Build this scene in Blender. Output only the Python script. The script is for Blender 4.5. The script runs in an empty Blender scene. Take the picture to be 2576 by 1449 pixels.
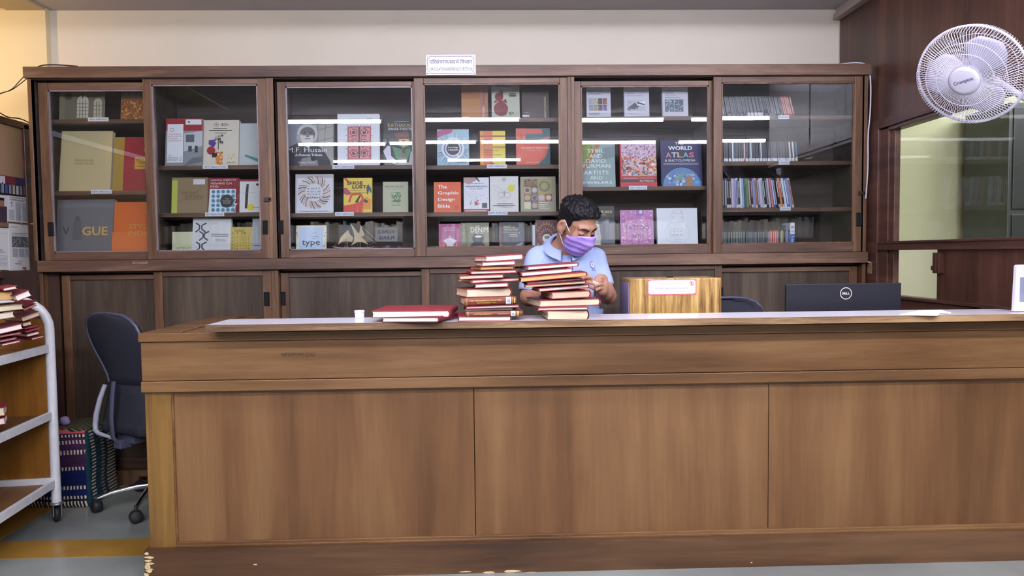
import bpy, bmesh, math, random
import numpy as np
from mathutils import Vector, Matrix, Euler

# ------------------------------------------------------------------ camera, light, exposure
S = bpy.context.scene
COL = S.collection
FPX, W0, H0 = 1790.0, 2576.0, 1449.0
CAMZ = 1.40
cam_d = bpy.data.cameras.new('camera')
cam = bpy.data.objects.new('camera', cam_d); COL.objects.link(cam)
cam_d.sensor_width = 36.0; cam_d.lens = FPX / W0 * 36.0
cam_d.clip_start = 0.05; cam_d.clip_end = 100
YAW, PITCH, ROLL = 0.0285, 0.0472, -0.0110
CR = Matrix.Rotation(-YAW, 3, 'Z') @ Matrix.Rotation(math.pi/2 - PITCH, 3, 'X') @ Matrix.Rotation(ROLL, 3, 'Z')
cam.matrix_world = Matrix.Translation((0, 0, CAMZ)) @ CR.to_4x4()
S.camera = cam

def P(x, y, Y=None, X=None, Z=None):
    """world point where the sight line through photo pixel (x, y) meets a plane of the room"""
    d = CR @ Vector(((x - W0/2)/FPX, -(y - H0/2)/FPX, -1.0))
    if Y is not None: t = Y / d.y
    elif X is not None: t = X / d.x
    else: t = (Z - CAMZ) / d.z
    return Vector((d.x*t, d.y*t, CAMZ + d.z*t))

w = bpy.data.worlds.new('room_world'); S.world = w; w.use_nodes = True
w.node_tree.nodes['Background'].inputs[0].default_value = (0.8, 0.85, 1.0, 1)
w.node_tree.nodes['Background'].inputs[1].default_value = 0.25
S.view_settings.view_transform = 'Standard'; S.view_settings.look = 'None'
S.view_settings.gamma = 1.0; S.view_settings.use_curve_mapping = False
S.view_settings.exposure = 1.3
S.cycles.max_bounces = 8; S.cycles.diffuse_bounces = 4; S.cycles.glossy_bounces = 4
S.cycles.transparent_max_bounces = 16; S.cycles.transmission_bounces = 4
S.cycles.caustics_reflective = False; S.cycles.caustics_refractive = False
S.cycles.sample_clamp_indirect = 6.0
TUBE_STRENGTH = 60.0

def area_lamp(name, loc, rot, sx, sy, power, color):
    l = bpy.data.lights.new(name, 'AREA'); l.shape = 'RECTANGLE'; l.size = sx; l.size_y = sy
    l.energy = power; l.color = color
    o = bpy.data.objects.new(name, l); COL.objects.link(o)
    o.location = loc; o.rotation_euler = rot
    return o
WARM = bpy.data.lights.new('warm_bulb', 'POINT'); WARM.energy = 14; WARM.color = (1.0, 0.62, 0.22); WARM.shadow_soft_size = 0.06
o = bpy.data.objects.new('warm_bulb', WARM); COL.objects.link(o); o.location = (-3.75, 3.85, 2.6)

# ------------------------------------------------------------------ helpers
def lin(c):
    if isinstance(c, str):
        c = c.lstrip('#'); c = [int(c[i:i+2], 16)/255 for i in (0, 2, 4)]
    return tuple((v/12.92 if v <= 0.04045 else ((v+0.055)/1.055)**2.4) for v in c[:3]) + (1.0,)

_mats = {}
def mat(name, col, rough=0.6, metal=0.0, spec=0.5, emit=None, es=0.0, noise=0.0, nscale=40.0, bump=0.0, alpha=1.0, sss=0.0, sheen=0.0, coat=0.0):
    key = name
    if key in _mats: return _mats[key]
    m = bpy.data.materials.new(name); m.use_nodes = True; _mats[key] = m
    nt = m.node_tree; b = nt.nodes['Principled BSDF']
    b.inputs['Base Color'].default_value = lin(col)
    b.inputs['Roughness'].default_value = rough; b.inputs['Metallic'].default_value = metal
    b.inputs['Specular IOR Level'].default_value = spec
    b.inputs['Alpha'].default_value = alpha
    if sss: b.inputs['Subsurface Weight'].default_value = sss; b.inputs['Subsurface Radius'].default_value = (0.02, 0.008, 0.004); b.inputs['Subsurface Scale'].default_value = 0.5
    if sheen: b.inputs['Sheen Weight'].default_value = sheen
    if coat: b.inputs['Coat Weight'].default_value = coat; b.inputs['Coat Roughness'].default_value = 0.15
    if emit is not None:
        b.inputs['Emission Color'].default_value = lin(emit); b.inputs['Emission Strength'].default_value = es
    if noise or bump:
        tc = nt.nodes.new('ShaderNodeTexCoord'); n = nt.nodes.new('ShaderNodeTexNoise')
        n.inputs['Scale'].default_value = nscale; n.inputs['Detail'].default_value = 5
        nt.links.new(tc.outputs['Object'], n.inputs['Vector'])
        if noise:
            mx = nt.nodes.new('ShaderNodeMix'); mx.data_type = 'RGBA'; mx.blend_type = 'MULTIPLY'
            mr = nt.nodes.new('ShaderNodeMapRange'); mr.inputs['From Min'].default_value = 0.3; mr.inputs['From Max'].default_value = 0.7
            mr.inputs['To Min'].default_value = 1.0 - noise; mr.inputs['To Max'].default_value = 1.0
            nt.links.new(n.outputs['Fac'], mr.inputs['Value'])
            cb = nt.nodes.new('ShaderNodeCombineColor')
            for i in range(3): nt.links.new(mr.outputs['Result'], cb.inputs[i])
            mx.inputs['Factor'].default_value = 1.0
            mx.inputs['A'].default_value = lin(col)
            nt.links.new(cb.outputs['Color'], mx.inputs['B']); nt.links.new(mx.outputs['Result'], b.inputs['Base Color'])
        if bump:
            bp = nt.nodes.new('ShaderNodeBump'); bp.inputs['Strength'].default_value = bump; bp.inputs['Distance'].default_value = 0.002
            nt.links.new(n.outputs['Fac'], bp.inputs['Height']); nt.links.new(bp.outputs['Normal'], b.inputs['Normal'])
    return m

def wood(name, c1, c2, c3, axis='x', rough=0.35, scale=1.0, spec=0.5, bump=0.15, blotch=0.5, coat=0.0, lo=0.36, hi=0.64):
    if name in _mats: return _mats[name]
    m = bpy.data.materials.new(name); m.use_nodes = True; _mats[name] = m
    nt = m.node_tree; N = nt.nodes.new; L = nt.links.new; b = nt.nodes['Principled BSDF']
    tc = N('ShaderNodeTexCoord'); mp = N('ShaderNodeMapping')
    along, across = 1.1*scale, 16.0*scale
    mp.inputs['Scale'].default_value = (along, across, across) if axis == 'x' else ((across, along, across) if axis == 'y' else (across, across, along))
    L(tc.outputs['Object'], mp.inputs['Vector'])
    n1 = N('ShaderNodeTexNoise'); n1.inputs['Scale'].default_value = 1.0; n1.inputs['Detail'].default_value = 6; n1.inputs['Roughness'].default_value = 0.6; n1.inputs['Distortion'].default_value = 0.5
    L(mp.outputs['Vector'], n1.inputs['Vector'])
    n2 = N('ShaderNodeTexNoise'); n2.inputs['Scale'].default_value = 9.0; n2.inputs['Detail'].default_value = 3
    L(mp.outputs['Vector'], n2.inputs['Vector'])
    n3 = N('ShaderNodeTexNoise'); n3.inputs['Scale'].default_value = 2.2; n3.inputs['Detail'].default_value = 3
    mp3 = N('ShaderNodeMapping'); mp3.inputs['Scale'].default_value = (0.4, 1, 1) if axis == 'x' else ((1, .4, 1) if axis == 'y' else (1, 1, 0.4))
    L(tc.outputs['Object'], mp3.inputs['Vector']); L(mp3.outputs['Vector'], n3.inputs['Vector'])
    a = N('ShaderNodeMath'); a.operation = 'MULTIPLY_ADD'; a.inputs[1].default_value = 0.25; L(n2.outputs['Fac'], a.inputs[0]); L(n1.outputs['Fac'], a.inputs[2])
    a2 = N('ShaderNodeMath'); a2.operation = 'MULTIPLY_ADD'; a2.inputs[1].default_value = blotch; L(n3.outputs['Fac'], a2.inputs[0]); L(a.outputs[0], a2.inputs[2])
    nm = N('ShaderNodeMath'); nm.operation = 'DIVIDE'; nm.inputs[1].default_value = 1 + 0.25 + blotch; L(a2.outputs[0], nm.inputs[0]); a2 = nm
    tot = 0.5
    cr = N('ShaderNodeValToRGB'); e = cr.color_ramp.elements
    e[0].position = tot + (lo-0.5); e[0].color = lin(c1); e[1].position = tot + (hi-0.5); e[1].color = lin(c3)
    k = e.new(tot); k.color = lin(c2)
    L(a2.outputs[0], cr.inputs['Fac']); L(cr.outputs['Color'], b.inputs['Base Color'])
    b.inputs['Specular IOR Level'].default_value = spec
    if coat: b.inputs['Coat Weight'].default_value = coat; b.inputs['Coat Roughness'].default_value = 0.25
    mr = N('ShaderNodeMapRange'); mr.inputs['To Min'].default_value = rough - 0.08; mr.inputs['To Max'].default_value = rough + 0.12
    L(n3.outputs['Fac'], mr.inputs['Value']); L(mr.outputs['Result'], b.inputs['Roughness'])
    bp = N('ShaderNodeBump'); bp.inputs['Strength'].default_value = bump; bp.inputs['Distance'].default_value = 0.001
    L(n1.outputs['Fac'], bp.inputs['Height']); L(bp.outputs['Normal'], b.inputs['Normal'])
    return m

def glass_mat(name='cabinet_glass', base=0.045, tint=(0.93, 0.95, 0.95)):
    if name in _mats: return _mats[name]
    m = bpy.data.materials.new(name); m.use_nodes = True; _mats[name] = m
    nt = m.node_tree; nt.nodes.clear(); N = nt.nodes.new; L = nt.links.new
    out = N('ShaderNodeOutputMaterial'); mx = N('ShaderNodeMixShader'); tr = N('ShaderNodeBsdfTransparent'); gl = N('ShaderNodeBsdfGlossy')
    tr.inputs['Color'].default_value = (*tint, 1); gl.inputs['Roughness'].default_value = 0.0
    lw = N('ShaderNodeLayerWeight'); lw.inputs['Blend'].default_value = 0.5
    pw = N('ShaderNodeMath'); pw.operation = 'POWER'; pw.inputs[1].default_value = 5.0; L(lw.outputs['Facing'], pw.inputs[0])
    ma = N('ShaderNodeMath'); ma.operation = 'MULTIPLY_ADD'; ma.inputs[1].default_value = 0.9; ma.inputs[2].default_value = base; L(pw.outputs[0], ma.inputs[0])
    L(ma.outputs[0], mx.inputs['Fac']); L(tr.outputs[0], mx.inputs[1]); L(gl.outputs[0], mx.inputs[2]); L(mx.outputs[0], out.inputs['Surface'])
    return m

class MB:
    """collects shapes (world or local coordinates) and links them as one mesh object"""
    def __init__(s): s.v = []; s.f = []; s.m = []; s.sm = []; s.mi = 0; s.T = None; s.smooth = False
    def add(s, vs, fs, mi=None, smooth=None):
        o = len(s.v)
        for p in vs:
            p = Vector(p)
            s.v.append(tuple(s.T @ p) if s.T else tuple(p))
        for f in fs:
            s.f.append([o+i for i in f]); s.m.append(s.mi if mi is None else mi); s.sm.append(s.smooth if smooth is None else smooth)
        return s
    def box(s, x0, x1, y0, y1, z0, z1, mi=None):
        if x1 < x0: x0, x1 = x1, x0
        if y1 < y0: y0, y1 = y1, y0
        if z1 < z0: z0, z1 = z1, z0
        v = [(x0,y0,z0),(x1,y0,z0),(x1,y1,z0),(x0,y1,z0),(x0,y0,z1),(x1,y0,z1),(x1,y1,z1),(x0,y1,z1)]
        return s.add(v, [(0,3,2,1),(4,5,6,7),(0,1,5,4),(1,2,6,5),(2,3,7,6),(3,0,4,7)], mi, False)
    def prism(s, pts, axis, a, b, mi=None, smooth=False):
        """pts 2-D outline extruded along axis from a to b"""
        def mk(p, t):
            return (t, p[0], p[1]) if axis == 'x' else ((p[0], t, p[1]) if axis == 'y' else (p[0], p[1], t))
        n = len(pts); v = [mk(p, a) for p in pts] + [mk(p, b) for p in pts]
        f = [tuple(range(n))[::-1], tuple(range(n, 2*n))] + [(i, (i+1) % n, n+(i+1) % n, n+i) for i in range(n)]
        ar = sum(pts[i][0]*pts[(i+1) % n][1]-pts[(i+1) % n][0]*pts[i][1] for i in range(n))
        if (ar < 0) != (axis == 'y') != (b < a): f = [tuple(q[::-1]) for q in f]
        return s.add(v, f, mi, smooth)
    def tube(s, path, r, n=8, mi=None, closed=False, caps=True, flat=None):
        path = [Vector(p) for p in path]; k = len(path)
        rr = r if isinstance(r, (list, tuple)) else [r]*k
        v = []; f = []
        up = None
        for i, p in enumerate(path):
            if closed: t = path[(i+1) % k] - path[i-1]
            else: t = (path[min(i+1, k-1)] - path[max(i-1, 0)])
            t.normalize()
            if up is None:
                up = Vector((0,0,1)) if abs(t.z) < 0.9 else Vector((1,0,0))
            a = (up - t*up.dot(t)); 
            if a.length < 1e-5: a = t.orthogonal()
            a.normalize(); up = a; b = t.cross(a)
            for j in range(n):
                th = 2*math.pi*j/n
                v.append(p + (a*math.cos(th) + b*math.sin(th)*(flat or 1))*rr[i])
        m = k if closed else k-1
        for i in range(m):
            for j in range(n):
                a0 = i*n+j; a1 = i*n+(j+1) % n; b0 = ((i+1) % k)*n+j; b1 = ((i+1) % k)*n+(j+1) % n
                f.append((a0, a1, b1, b0))
        s.add(v, f, mi, n > 4)
        if caps and not closed:
            o = len(v)
            s.add(v[:n], [tuple(range(n))[::-1]], mi, False); s.add(v[-n:], [tuple(range(n))], mi, False)
        return s
    def lathe(s, prof, c=(0,0,0), n=24, mi=None, axis='z', smooth=True):
        v = []; f = []; c = Vector(c)
        for (r, z) in prof:
            for j in range(n):
                th = 2*math.pi*j/n; x, y = r*math.cos(th), r*math.sin(th)
                q = (x, y, z) if axis == 'z' else ((x, z, -y) if axis == 'y' else (z, x, y))
                v.append(c + Vector(q))
        k = len(prof)
        for i in range(k-1):
            for j in range(n):
                f.append((i*n+j, i*n+(j+1) % n, (i+1)*n+(j+1) % n, (i+1)*n+j))
        f.append(tuple(range(n))[::-1]); f.append(tuple((k-1)*n+j for j in range(n)))
        return s.add(v, f, mi, smooth)
    def ellip(s, c, r, n=16, k=10, mi=None):
        c = Vector(c); v = []; f = []
        for i in range(k+1):
            ph = math.pi*i/k
            for j in range(n):
                th = 2*math.pi*j/n
                v.append(c + Vector((r[0]*math.sin(ph)*math.cos(th), r[1]*math.sin(ph)*math.sin(th), r[2]*math.cos(ph))))
        for i in range(k):
            for j in range(n): f.append((i*n+j, (i+1)*n+j, (i+1)*n+(j+1) % n, i*n+(j+1) % n))
        return s.add(v, f, mi, True)
    def build(s, name, mats, parent=None, local=False, loc=None, rot=None, bevel=0.0, sub=0, smooth=None, label=None, seg=2):
        if not isinstance(mats, (list, tuple)): mats = [mats]
        v = np.array(s.v, dtype=float).reshape(-1, 3)
        if parent is not None:
            off = Vector((0,0,0)) if local else parent.matrix_world.translation if False else Vector(parent.get('_o', (0,0,0)))
        elif loc is not None: off = Vector((0,0,0)) if local else Vector(loc)
        else:
            mn, mx = v.min(0), v.max(0); off = Vector(((mn[0]+mx[0])/2, (mn[1]+mx[1])/2, mn[2])); loc = off
        v = v - np.array(off)
        me = bpy.data.meshes.new(name); me.from_pydata([tuple(p) for p in v], [], s.f); 
        for m in mats: me.materials.append(m)
        me.polygons.foreach_set('material_index', s.m); me.polygons.foreach_set('use_smooth', s.sm); me.update()
        o = bpy.data.objects.new(name, me); COL.objects.link(o)
        if parent is not None:
            o.parent = parent
            if loc is not None: o.location = loc
        else: o.location = loc
        if rot: o.rotation_euler = rot
        o['_o'] = list(off if parent is not None else (o.location if not local else (0,0,0)))
        if bevel:
            b = o.modifiers.new('bevel', 'BEVEL'); b.width = bevel; b.segments = seg; b.limit_method = 'ANGLE'; b.angle_limit = math.radians(40)
        if sub:
            b = o.modifiers.new('sub', 'SUBSURF'); b.levels = sub; b.render_levels = sub
        if label: o['label'] = label
        return o

def tag(o, label, cat, group=None, kind=None):
    o['label'] = label; o['category'] = cat
    if group: o['group'] = group
    if kind: o['kind'] = kind
    return o
def struct(o, label=None):
    o['kind'] = 'structure'
    if label: o['label'] = label
    return o
def empty(name, loc, label, cat, group=None, rot=(0,0,0)):
    e = bpy.data.objects.new(name, None); COL.objects.link(e); e.location = loc; e.rotation_euler = rot
    e.empty_display_size = 0.05; e['_o'] = list(loc)
    return tag(e, label, cat, group)

# text outlines -> mesh data (verts in XY plane, width/height known)
_tc = {}
def text_mesh(txt, thick=0.0, bold=0.0, spacing=1.0):
    key = (txt, thick, bold, spacing)
    if key in _tc: return _tc[key]
    cu = bpy.data.curves.new('t', 'FONT'); cu.body = txt; cu.size = 1.0; cu.offset = bold; cu.resolution_u = 2; cu.space_character = spacing
    cu.align_x = 'LEFT'; cu.fill_mode = 'FRONT' if not thick else 'BOTH'
    if thick: cu.extrude = thick
    ob = bpy.data.objects.new('t', cu); COL.objects.link(ob)
    dg = bpy.context.evaluated_depsgraph_get(); dg.update()
    me = bpy.data.meshes.new_from_object(ob.evaluated_get(dg))
    V = [tuple(v.co) for v in me.vertices]; F = [tuple(p.vertices) for p in me.polygons]
    bpy.data.meshes.remove(me); bpy.data.objects.remove(ob); bpy.data.curves.remove(cu)
    if not V: V = [(0,0,0),(0.001,0,0),(0,0.001,0)]; F = [(0,1,2)]
    _tc[key] = (V, F); return _tc[key]

def put_text(mb, txt, T, w=None, h=None, mi=0, bold=0.0, spacing=1.0, align='c', italic=0.0):
    """place text: T maps cover-plane (u right, v up, n out) to mesh space; w,h final size; centred (or left) on origin of T"""
    if 'M' in txt: bold = 0.0
    elif 'N' in txt: bold = min(bold, 0.006)
    V, F = text_mesh(txt, 0.0, bold, spacing)
    xs = [v[0] for v in V]; ys = [v[1] for v in V]
    x0, x1, y0, y1 = min(xs), max(xs), min(ys), max(ys)
    sx = (w/(x1-x0)) if w else None; sy = (h/(y1-y0)) if h else None
    if sx is None: sx = sy
    if sy is None: sy = sx
    ox = (x0+x1)/2 if align == 'c' else x0
    pts = [T @ Vector(((v[0]-ox)*sx + italic*(v[1]-y0)*sy, (v[1]-(y0+y1)/2)*sy, 0)) for v in V]
    mb.add(pts, F, mi, False)
# ------------------------------------------------------------------ materials
W_CAB = wood('cabinet_wood', '#3c2820', '#604638', '#846855', 'x', rough=0.42, scale=1.0, spec=0.5)
W_CABV = wood('cabinet_wood_upright', '#3e271b', '#61442f', '#856449', 'z', rough=0.42, scale=1.0)
W_CABP = wood('cabinet_panel_wood', '#30261e', '#473b30', '#5d5043', 'z', rough=0.5, scale=0.6, spec=0.35)
W_CABIN = wood('cabinet_inner_wood', '#2c2524', '#433937', '#5a4e4b', 'x', rough=0.6, scale=0.7, spec=0.3)
W_CNT = wood('counter_wood', '#503419', '#6d4c2c', '#83623e', 'x', rough=0.36, scale=0.8, blotch=0.7)
W_CNTV = wood('counter_panel_wood', '#54371c', '#6c4a2b', '#7f5d39', 'z', rough=0.4, scale=0.42, blotch=0.8)
W_CNTP = wood('counter_post_wood', '#4f3317', '#705026', '#86652f', 'z', rough=0.36, scale=0.9, blotch=0.7)
W_CNTB = wood('counter_base_wood', '#3c2717', '#553a23', '#6c4e33', 'x', rough=0.4, scale=0.8, blotch=0.8)
W_EDGE = wood('ledge_edge_wood', '#3c2a1c', '#6e5236', '#a98860', 'x', rough=0.5, scale=2.2, blotch=0.9)
W_PART = wood('partition_wood', '#35201a', '#4f3228', '#6b473a', 'z', rough=0.3, scale=0.5)
W_PARTX = wood('partition_rail_wood', '#352019', '#4f322a', '#69483c', 'y', rough=0.35, scale=0.8)
M_WALL = mat('cream_wall_paint', '#dcd4c4', rough=0.75, noise=0.05, nscale=1.5, bump=0.15)
M_WALLY = mat('warm_lit_wall_paint', '#e6d8b0', rough=0.75, noise=0.04, nscale=1.5, bump=0.15)  # cream wall with the warm lamp's yellow light put into its colour
M_CEIL = mat('grey_ceiling_paint', '#b3adb3', rough=0.9)
M_CEILB = mat('beige_ceiling_paint', '#b9ac96', rough=0.9)
M_BLACK = mat('black_metal', '#17161a', rough=0.3, metal=0.3)
M_GAP = mat('dark_gap', '#0e0a0a', rough=0.9)
M_WHITE = mat('white_laminate', '#eceaf4', rough=0.22, noise=0.05, nscale=3)
M_PAPER = mat('white_paper', '#f0efee', rough=0.7)
M_BEAD = mat('glazing_bead', '#8d7f85', rough=0.35, noise=0.3, nscale=12)
GLASS = glass_mat(base=.07)
GLASS2 = glass_mat('partition_glass', 0.05, (0.97, 0.99, 0.94))

# ------------------------------------------------------------------ room
def floor_mat():
    m = bpy.data.materials.new('floor_terrazzo'); m.use_nodes = True; nt = m.node_tree; N = nt.nodes.new; L = nt.links.new
    b = nt.nodes['Principled BSDF']; tc = N('ShaderNodeTexCoord'); n = N('ShaderNodeTexNoise'); n.inputs['Scale'].default_value = 1.3; n.inputs['Detail'].default_value = 8
    L(tc.outputs['Object'], n.inputs['Vector']); cr = N('ShaderNodeValToRGB'); cr.color_ramp.elements[0].color = lin('#787c77'); cr.color_ramp.elements[1].color = lin('#9a9f98')
    cr.color_ramp.elements[0].position = .35; cr.color_ramp.elements[1].position = .7
    L(n.outputs['Fac'], cr.inputs['Fac']); L(cr.outputs['Color'], b.inputs['Base Color']); b.inputs['Roughness'].default_value = 0.22
    return m
M_FLOOR = floor_mat()
M_STRIPE = mat('ochre_floor_strip', '#ad8238', rough=0.25, noise=0.2, nscale=6)
XL, XR, YB, YF, ZC = -6.0, 7.0, 4.86, -8.0, 3.04
def sbox(name, x0,x1,y0,y1,z0,z1, m, **k): return struct(MB().box(x0,x1,y0,y1,z0,z1).build(name, m, **k))
sbox('floor', XL-.1, XR+.1, YF-.1, 6.7, -0.1, 0, M_FLOOR)
sbox('ceiling', XL-.1, XR+.1, YF-.1, 6.7, ZC, ZC+.1, M_CEIL)
xc = P(128, 100, Y=YB).x
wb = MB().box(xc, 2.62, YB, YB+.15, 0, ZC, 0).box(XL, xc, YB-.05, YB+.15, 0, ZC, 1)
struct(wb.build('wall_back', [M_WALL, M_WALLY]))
sbox('wall_left', XL-.1, XL, YF, YB, 0, ZC, M_WALL)
sbox('wall_right', XR, XR+.1, YF, 6.6, 0, ZC, M_WALL)
M_WALLF = mat('far_wall_paint', '#8a8378', rough=0.8)
sbox('wall_front', XL, XR, YF-.1, YF, 0, ZC, M_WALLF)
# ceiling beam by the left end of the back wall
sbox('trim_1', P(30,20,Y=YB).x, xc, 0.8, YB-.05, ZC-.015, ZC, M_CEILB)
# floor stripes: thin inlays in the floor
sa = MB().box(-5.5, -1.40, 3.34, 3.55, 0, 0.0015, 0).box(-2.70, -2.48, 3.55, 4.4, 0, 0.0015, 0)
struct(sa.build('floor_strip_inlay', M_STRIPE))

# ------------------------------------------------------------------ luminaires of the reading room
M_TUBE = mat('lit_tube', '#ffffff', emit='#f1f1ff', es=TUBE_STRENGTH)
M_TUBE2 = mat('lit_tube_dim', '#ffffff', emit='#efeaff', es=TUBE_STRENGTH*.6)  # tubes nearest the counter, dimmed to balance the light
M_LUM = mat('luminaire_housing', '#d9d9dc', rough=0.5)
def tube_light(x, y, z=None, ln=1.2, label='white ceiling tube light', rotz=0.0, idx=0, mt=None):
    z = ZC if z is None else z
    e = empty('tube_light', (x, y, z-0.085), label, 'ceiling light', 'tube lights across the reading room ceiling', rot=(0,0,rotz))
    MB().box(-ln/2-.02, ln/2+.02, -.045, .045, 0.035, .085).build('housing', M_LUM, e, local=True, bevel=.004)
    MB().prism([(-.03,.035),(.03,.035),(.03,.012),(.018,0),(-.018,0),(-.03,.012)], 'x', -ln/2, ln/2).build('diffuser', mt or M_TUBE, e, local=True, label='lit white diffuser')
LUM = [(-.32,2.23),(1.43,2.23),(-1.88,.45),(-.26,.45),(1.45,.45),(3.0,.45),
       (-2.08,-1.25),(-.80,-1.2),(.48,-1.2),(1.75,-1.25),(3.3,-1.25),
       (-2.0,-3.1),(-.1,-3.1)]
for i, (x, y) in enumerate(LUM):
    tube_light(x, y, label='slim white tube light glowing on the grey reading room ceiling', mt=M_TUBE2 if y > 1 else None)
# one in the neighbouring room behind the partition glass
tube_light(4.2, 3.6, label='slim white tube light in the room behind the partition', rotz=0)
tube_light(4.7, 4.6, label='slim white tube light in the room behind the partition', rotz=0)  # extra tube added to brighten the wall beyond the glass

# ------------------------------------------------------------------ bookcases behind the camera (seen mirrored in the cabinet glass)
M_FILE = [mat('pale_volume_%d' % i, c, rough=0.6) for i, c in enumerate(['#d0ccc0', '#b4b0a4', '#e2ded2', '#9a968a', '#c0c2cb'])]
rr = random.Random(5)
for bx, by, lab in [(-4.4,-2.4,'grey steel rack of pale bound volumes at the left behind the reader'), (-2.3,-2.4,'grey steel rack of pale bound volumes left of the aisle behind the reader'),
                    (.05,-3.7,'grey steel rack of pale bound volumes further back, straight behind the reader'), (2.2,-2.6,'grey steel rack of pale bound volumes right of the aisle behind the reader'), (4.3,-2.6,'grey steel rack of pale bound volumes furthest right behind the reader')]:
    e = empty('steel_bookrack', (bx, by, 0), lab, 'bookcase', 'steel bookracks behind the reader')
    b = MB(); b.box(-.95,.95,-.2,-.18,0,2.1); 
    for sx in (-.95,.93): b.box(sx, sx+.02, -.2, .2, 0, 2.1)
    b.build('frame', mat('rack_steel', '#4d4a48', rough=.5), e, local=True)
    for k in range(6):
        MB().box(-.93,.93,-.18,.2,.08+k*.38,.10+k*.38).build('shelf', mat('rack_steel','#4d4a48'), e, local=True)
    vb = MB()
    for k in range(5):
        x = -.92
        while x < .88:
            t = rr.uniform(.03,.07); h = rr.uniform(.24,.33); vb.mi = rr.randrange(5)
            vb.box(x, x+t-.003, -.12, rr.uniform(.12,.17), .10+k*.38, .10+k*.38+h); x += t
    o = vb.build('bound_volumes', M_FILE, e, local=True); o['kind'] = 'stuff'
e = tag(MB().box(-.17,.17,0,.004,0,.22,0).build('silence_notice', [M_PAPER, mat('blue_ink','#3a4a8a')], loc=(-1.62,-2.18,1.62), local=True), 'white sheet lettered SILENCE PLEASE on the rack behind the reader', 'notice')
b = MB(); T = Matrix.Translation((0,.0055,.15)) @ Matrix.Rotation(math.pi,4,'Z') @ Matrix.Rotation(math.pi/2,4,'X')
put_text(b, 'SILENCE', T, w=.26, h=.05, bold=.02); put_text(b, 'PLEASE', Matrix.Translation((0,0,-.09)) @ T, w=.24, h=.05, bold=.02)
b.build('lettering', mat('blue_ink','#3a4a8a'), e, local=True)

# ------------------------------------------------------------------ right-hand partition (wood and glass), X plane
XP = 2.385
def pz(x, y): return P(x, y, X=XP)
ZS0, ZS1 = 1.40, 1.445      # sill rail
ZB0, ZB1 = 2.125, 2.19      # beam
yj = pz(2248, 450).y        # jamb edge of the glass
yp = pz(2357, 700).y        # right edge of the lower opening
YN = 2.77                    # the partition runs on past the camera
p = MB()
p.box(XP, XP+.05, YN, 4.84, ZB1, ZC-.03)                      # upper boarding
for px_ in (2432,): 
    yy = pz(px_, 40).y; p.box(XP-.004, XP+.001, yy-.004, yy+.004, ZB1, ZC-.03)
for yy in (pz(2275, 100).y, 2.2): p.box(XP-.0015, XP+.001, yy-.002, yy+.002, ZB1, ZC-.03)
wall_r = struct(p.build('wall_partition', W_PART))
b = MB().box(XP-.02, XP+.07, YN, 4.84, ZB0+.012, ZB1, 0).box(XP-.008, XP+.06, YN, yj+.05, ZB0-.012, ZB0+.013, 0)
struct(b.build('trim_2', W_PARTX, bevel=.003))
# corner post, jamb, sill rail
b = MB().box(XP-.02, XP+.07, yj+.14, 4.80, 0, ZB0+.02).box(XP-.005, XP+.05, yj+.05, yj+.145, 0, ZB0+.005).box(XP+.005, XP+.04, yj, yj+.06, 0, ZB0)
struct(b.build('trim_3', W_PARTX, bevel=.003))
b = MB().box(XP-.03, XP+.07, YN, yj+.12, ZS0, ZS1).box(XP-.04, XP-.02, YN, yj+.10, ZS1-.006, ZS1+.008)
struct(b.build('trim_4', W_PARTX, bevel=.003))
struct(MB().box(XP+.02, XP+.026, YN, yj+.01, ZS1, ZB0).build('window_1', GLASS2))
# lower boarding right of the opening, its bottom rail, and boarding under the opening
b = MB().box(XP, XP+.04, 3.125, yp, 1.12, ZS0)
struct(b.build('wall_partition_lower', W_PART))
b = MB().box(XP-.02, XP+.05, 3.125, 4.3, 1.116, 1.134).box(XP-.002, XP+.045, 3.46, 4.3, 0, 1.116)
struct(b.build('trim_5', W_PARTX, bevel=.003))
b = MB().box(XP-.03, XP+.0, yp-.06, yp-.005, 1.275, 1.385).box(XP-.034, XP-.03, yp-.04, yp-.025, 1.29, 1.38).box(XP-.028, XP-.01, yp-.01, yp+.012, 1.29, 1.315)
tag(b.build('door_bolt', mat('bolt_wood','#4a2c22',rough=.4), bevel=.002), 'small brown wooden bolt block under the partition sill', 'bolt')
tag(MB().box(XP-.022, XP-.0205, yj+.19, yj+.24, 1.255, 1.33).build('tape_patch', mat('old_tape','#a08660',rough=.5,noise=.4,nscale=30)), 'strip of old yellowed tape on the corner post', 'tape')
# cornice on top
b = MB().box(XP-.05, XP+.06, YN, 4.84, ZC-.075, ZC-.04).box(XP-.03, XP+.06, YN, 4.84, ZC-.04, ZC)
struct(b.build('trim_6', mat('cornice_paint', '#a79b96', rough=.5), bevel=.004))
# room beyond the glass
sbox('wall_beyond', 2.62, XR, 5.9, 6.0, 0, ZC, mat('pale_green_wall_paint', '#cbcaa4', rough=.8))
sbox('wall_behind_partition', 2.55, 2.62, 4.87, 6.0, 0, ZC, M_WALL)
e = empty('steel_cupboard', (4.66, 5.55, 0), 'dark steel cupboard beyond the partition glass', 'cupboard')
b = MB().box(-.75,.75,-.25,.25,0,2.5)
b.build('body', mat('cupboard_steel','#3b3f3c',rough=.4), e, local=True, bevel=.005)
for s_ in (-1,1):
    for k in range(3): MB().box(s_*.72,s_*.03,-.262,-.25,.1+k*.8,.86+k*.8).build('door', mat('cupboard_door_steel','#2d302e',rough=.35), e, local=True, bevel=.004)
for k in (0,1,2): MB().box(-.06,-.04,-.29,-.262,.42+k*.8,.55+k*.8).build('handle', M_BLACK, e, local=True)

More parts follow.
